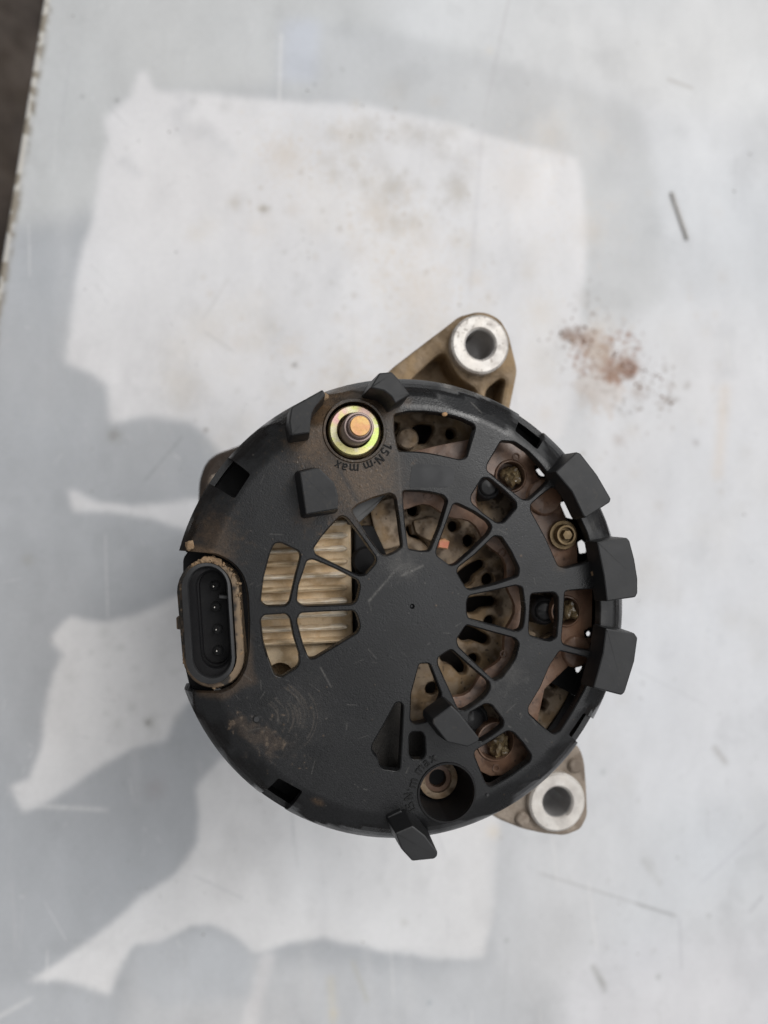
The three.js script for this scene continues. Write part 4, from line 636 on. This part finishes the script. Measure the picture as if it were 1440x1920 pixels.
// ---- mounting ears
{
  const hB = H - 0.036, k = MM(hB);
  const boss = (x, y, r, hole, h, len, parent, rough) => { const [a, b] = at(x, y, h), q = MM(h), R = r * q, I = hole * q;
    mesh('bushing', turned([[I, h - len], [I, h - 0.0006], [I + 0.0006, h], [R - 0.0007, h], [R, h - 0.0007], [R, h - 0.006], [R - 0.0002, h - len], [I, h - len]], a, b, 56), machined, parent);
    mesh('bore', turned([[I + 0.0001, h - 0.0012], [I + 0.0001, h - len], [I - 0.0008, h - len], [I - 0.0008, h - 0.012], [I - 0.0002, h - 0.0012], [I + 0.0001, h - 0.0012]], a, b, 40), boreMetal, parent);
    return [a, b]; };
  // upper ear: cast arm with two pockets
  const hA = hB - 0.004, body = fillet(px([[897, 583], [862, 592], [845, 606], [800, 640], [735, 690], [690, 740], [700, 850], [945, 850], [957, 765], [971, 697], [969, 682], [955, 625], [940, 598], [918, 586]], hA), 12 * MM(hA), 4);
  const pk = [fillet(px([[824, 662], [838, 664], [848, 690], [866, 712], [896, 730], [890, 800], [750, 800], [755, 735], [775, 708]], hA), 12 * MM(hA), 4), fillet(px([[912, 730], [938, 708], [949, 712], [942, 745], [932, 800], [905, 800]], hA), 10 * MM(hA), 4)];
  const ear = mesh('mounting_ear', slab(body, hA, 0.016, [...pk, circ(...at(900, 645, hA), 29.5 * MM(hA), 32)], 0.0012), castDirty, alternator); ear.userData.label = 'tan dusty mounting ear at the top with two pockets';
  mesh('pocket_floor', slab(fillet(offset(body, -0.002), 0.002, 2), hA - 0.013, 0.003, [circ(...at(899, 646, hA), 34 * MM(hA), 32)], 0.0002), castDirty, ear);
  boss(901, 645, 58, 30, hB, 0.03, ear);
  // lower right ear
  const hC = H - 0.038, hD = hC - 0.003;
  const b2 = fillet(px([[1070, 1390], [1088, 1402], [1097, 1428], [1101, 1480], [1103, 1530], [1090, 1556], [1060, 1568], [1020, 1564], [980, 1555], [935, 1537], [880, 1500], [850, 1400], [890, 1300], [1000, 1270]], hD), 10 * MM(hD), 4);
  const e2 = mesh('mounting_ear', slab(b2, hD, 0.014, [circ(...at(1045, 1507, hD), 32 * MM(hD), 32)], 0.001), castGrey, alternator); e2.userData.label = 'grey mounting ear at the lower right with pale worn bushing';
  boss(1046, 1505, 57, 30, hC, 0.026, e2);
  for (const [x, y, r] of [[982, 1538, 15], [1082, 1437, 16]]) { const [a, b] = at(x, y, hD + 0.002), R = r * MM(hD); mesh('ear_rib', turned([[0, hD + 0.002], [R * 0.6, hD + 0.0018], [R * 0.9, hD + 0.001], [R, hD - 0.002], [0, hD - 0.002]], a, b, 28, 1.2), castGrey, e2); }
  // left lobe, lower down
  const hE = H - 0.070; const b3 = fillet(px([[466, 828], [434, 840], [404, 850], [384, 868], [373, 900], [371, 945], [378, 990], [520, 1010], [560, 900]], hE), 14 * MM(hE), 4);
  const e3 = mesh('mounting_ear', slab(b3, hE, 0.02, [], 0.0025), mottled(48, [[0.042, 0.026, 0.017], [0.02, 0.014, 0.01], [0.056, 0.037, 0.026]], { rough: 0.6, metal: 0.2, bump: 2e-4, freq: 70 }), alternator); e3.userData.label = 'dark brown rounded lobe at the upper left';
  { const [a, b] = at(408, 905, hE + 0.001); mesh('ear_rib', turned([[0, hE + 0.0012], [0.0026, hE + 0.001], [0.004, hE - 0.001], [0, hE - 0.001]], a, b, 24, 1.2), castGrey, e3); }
}
// ------------------------------------------------------------------ small loose things
function bit(name, label, cat, x, y, h, s, mat, seed, group) { const [a, b] = at(x, y, h), u = MM(h); return tag(mesh(name, lump(seed, a, h + s[1] * u * 0.4, b, s[0] * u, s[1] * u, s[2] * u, 0.5, 2), mat, scene, true), label, cat, group); }
bit('dirt_clump', 'tan clump of dried dirt above the connector at the rim of the black cover', 'dirt clump', 357, 1023, H - 0.003, [9, 6, 9], dirt, 2);
bit('dirt_clump', 'rusty brown crumb beside the stud at the upper left lug', 'dirt clump', 609, 744, H, [6, 5, 7], dirt, 5);
bit('dirt_clump', 'small orange flake on the rim of the top vent', 'dirt clump', 833, 777, H, [5, 3, 4], new THREE.MeshStandardMaterial({ color: new THREE.Color(0.4, 0.24, 0.12), roughness: 0.8 }), 8);
bit('dirt_clump', 'tan crumb between the middle right lug and the cover face, left of the pair', 'dirt clump', 1112, 1075, H, [5, 4, 5], dirt, 11);
bit('dirt_clump', 'tan crumb stuck on the side of the middle right lug, right of the pair', 'dirt clump', 1129, 1074, H + 0.002, [5, 5, 6], dirt, 14);
{ const h = H - 0.0125, [a, b] = at(832, 1021, h); const p = [[-0.0017, -0.0014], [0.0003, -0.0022], [0.0022, -0.0011], [0.0016, 0.0017], [-0.0021, 0.0011]].map(([x, z]) => [a + x * 0.85, b + z * 0.85]);
  const g = loft([{ p: offset(p, -0.0003), y: h }, { p, y: h - 0.0004 }, { p: offset(p, 0.0001), y: h - 0.006 }], 0.4); tag(mesh('orange_chip', g, mottled(49, [[0.72, 0.25, 0.15], [0.68, 0.42, 0.2], [0.75, 0.3, 0.22]], { rough: 0.75, freq: 300 }), scene, true), 'small salmon orange chip lodged inside a vent of the black cover', 'chip'); }
{ const R = rng(23), cr = []; for (let i = 0; i < 60; i++) { const t = R(), x = 1065 + 190 * t + (R() - 0.5) * 50, y = 620 + 120 * t + (R() - 0.5) * 60, [a, b] = at(x, y, 0), s = MM(0) * (1 + 3.2 * R() * R()); cr.push(lump(R() * 50, a, s * 0.2, b, s * 1.2, s * 0.5, s, 0.6, 0)); }
  const m = mesh('rust_flakes', cr, mottled(50, [[0.2, 0.1, 0.055], [0.12, 0.08, 0.055]], { rough: 0.9 }), scene, true); m.userData.kind = 'stuff'; tag(m, 'scatter of rusty brown flakes on the white panel right of the upper ear', 'rust flakes'); }
{ const R = rng(29), cr = []; for (let i = 0; i < 170; i++) { const x = 120 + 1300 * R(), y = 20 + 1880 * R(), [a, b] = at(x, y, 0), s = MM(0) * (0.5 + 1.5 * R() * R()); cr.push(lump(R() * 50, a, s * 0.35, b, s * (0.7 + R()), s * 0.6, s, 0.6, 0)); }
  const m = mesh('grit', cr, new THREE.MeshStandardMaterial({ color: new THREE.Color(0.16, 0.135, 0.11), roughness: 0.9 }), scene, true); m.userData.kind = 'stuff'; tag(m, 'fine grey-brown grit scattered over the whole white panel', 'grit'); }
{ const A = at(1260, 362, 0.0006), B = at(1289, 448, 0.0006), g = new THREE.CapsuleGeometry(0.0006, Math.hypot(B[0] - A[0], B[1] - A[1]), 4, 8); g.scale(1.5, 1, 0.8); g.rotateX(Math.PI / 2); g.rotateY(Math.atan2(B[0] - A[0], B[1] - A[1])); g.translate((A[0] + B[0]) / 2, 0.0005, (A[1] + B[1]) / 2);
  tag(mesh('splinter', g, mottled(51, [[0.36, 0.35, 0.33], [0.46, 0.44, 0.42]], { rough: 0.8 }), scene, true), 'thin grey splinter lying on the white panel at the right', 'splinter'); }

renderer.render(scene, camera);
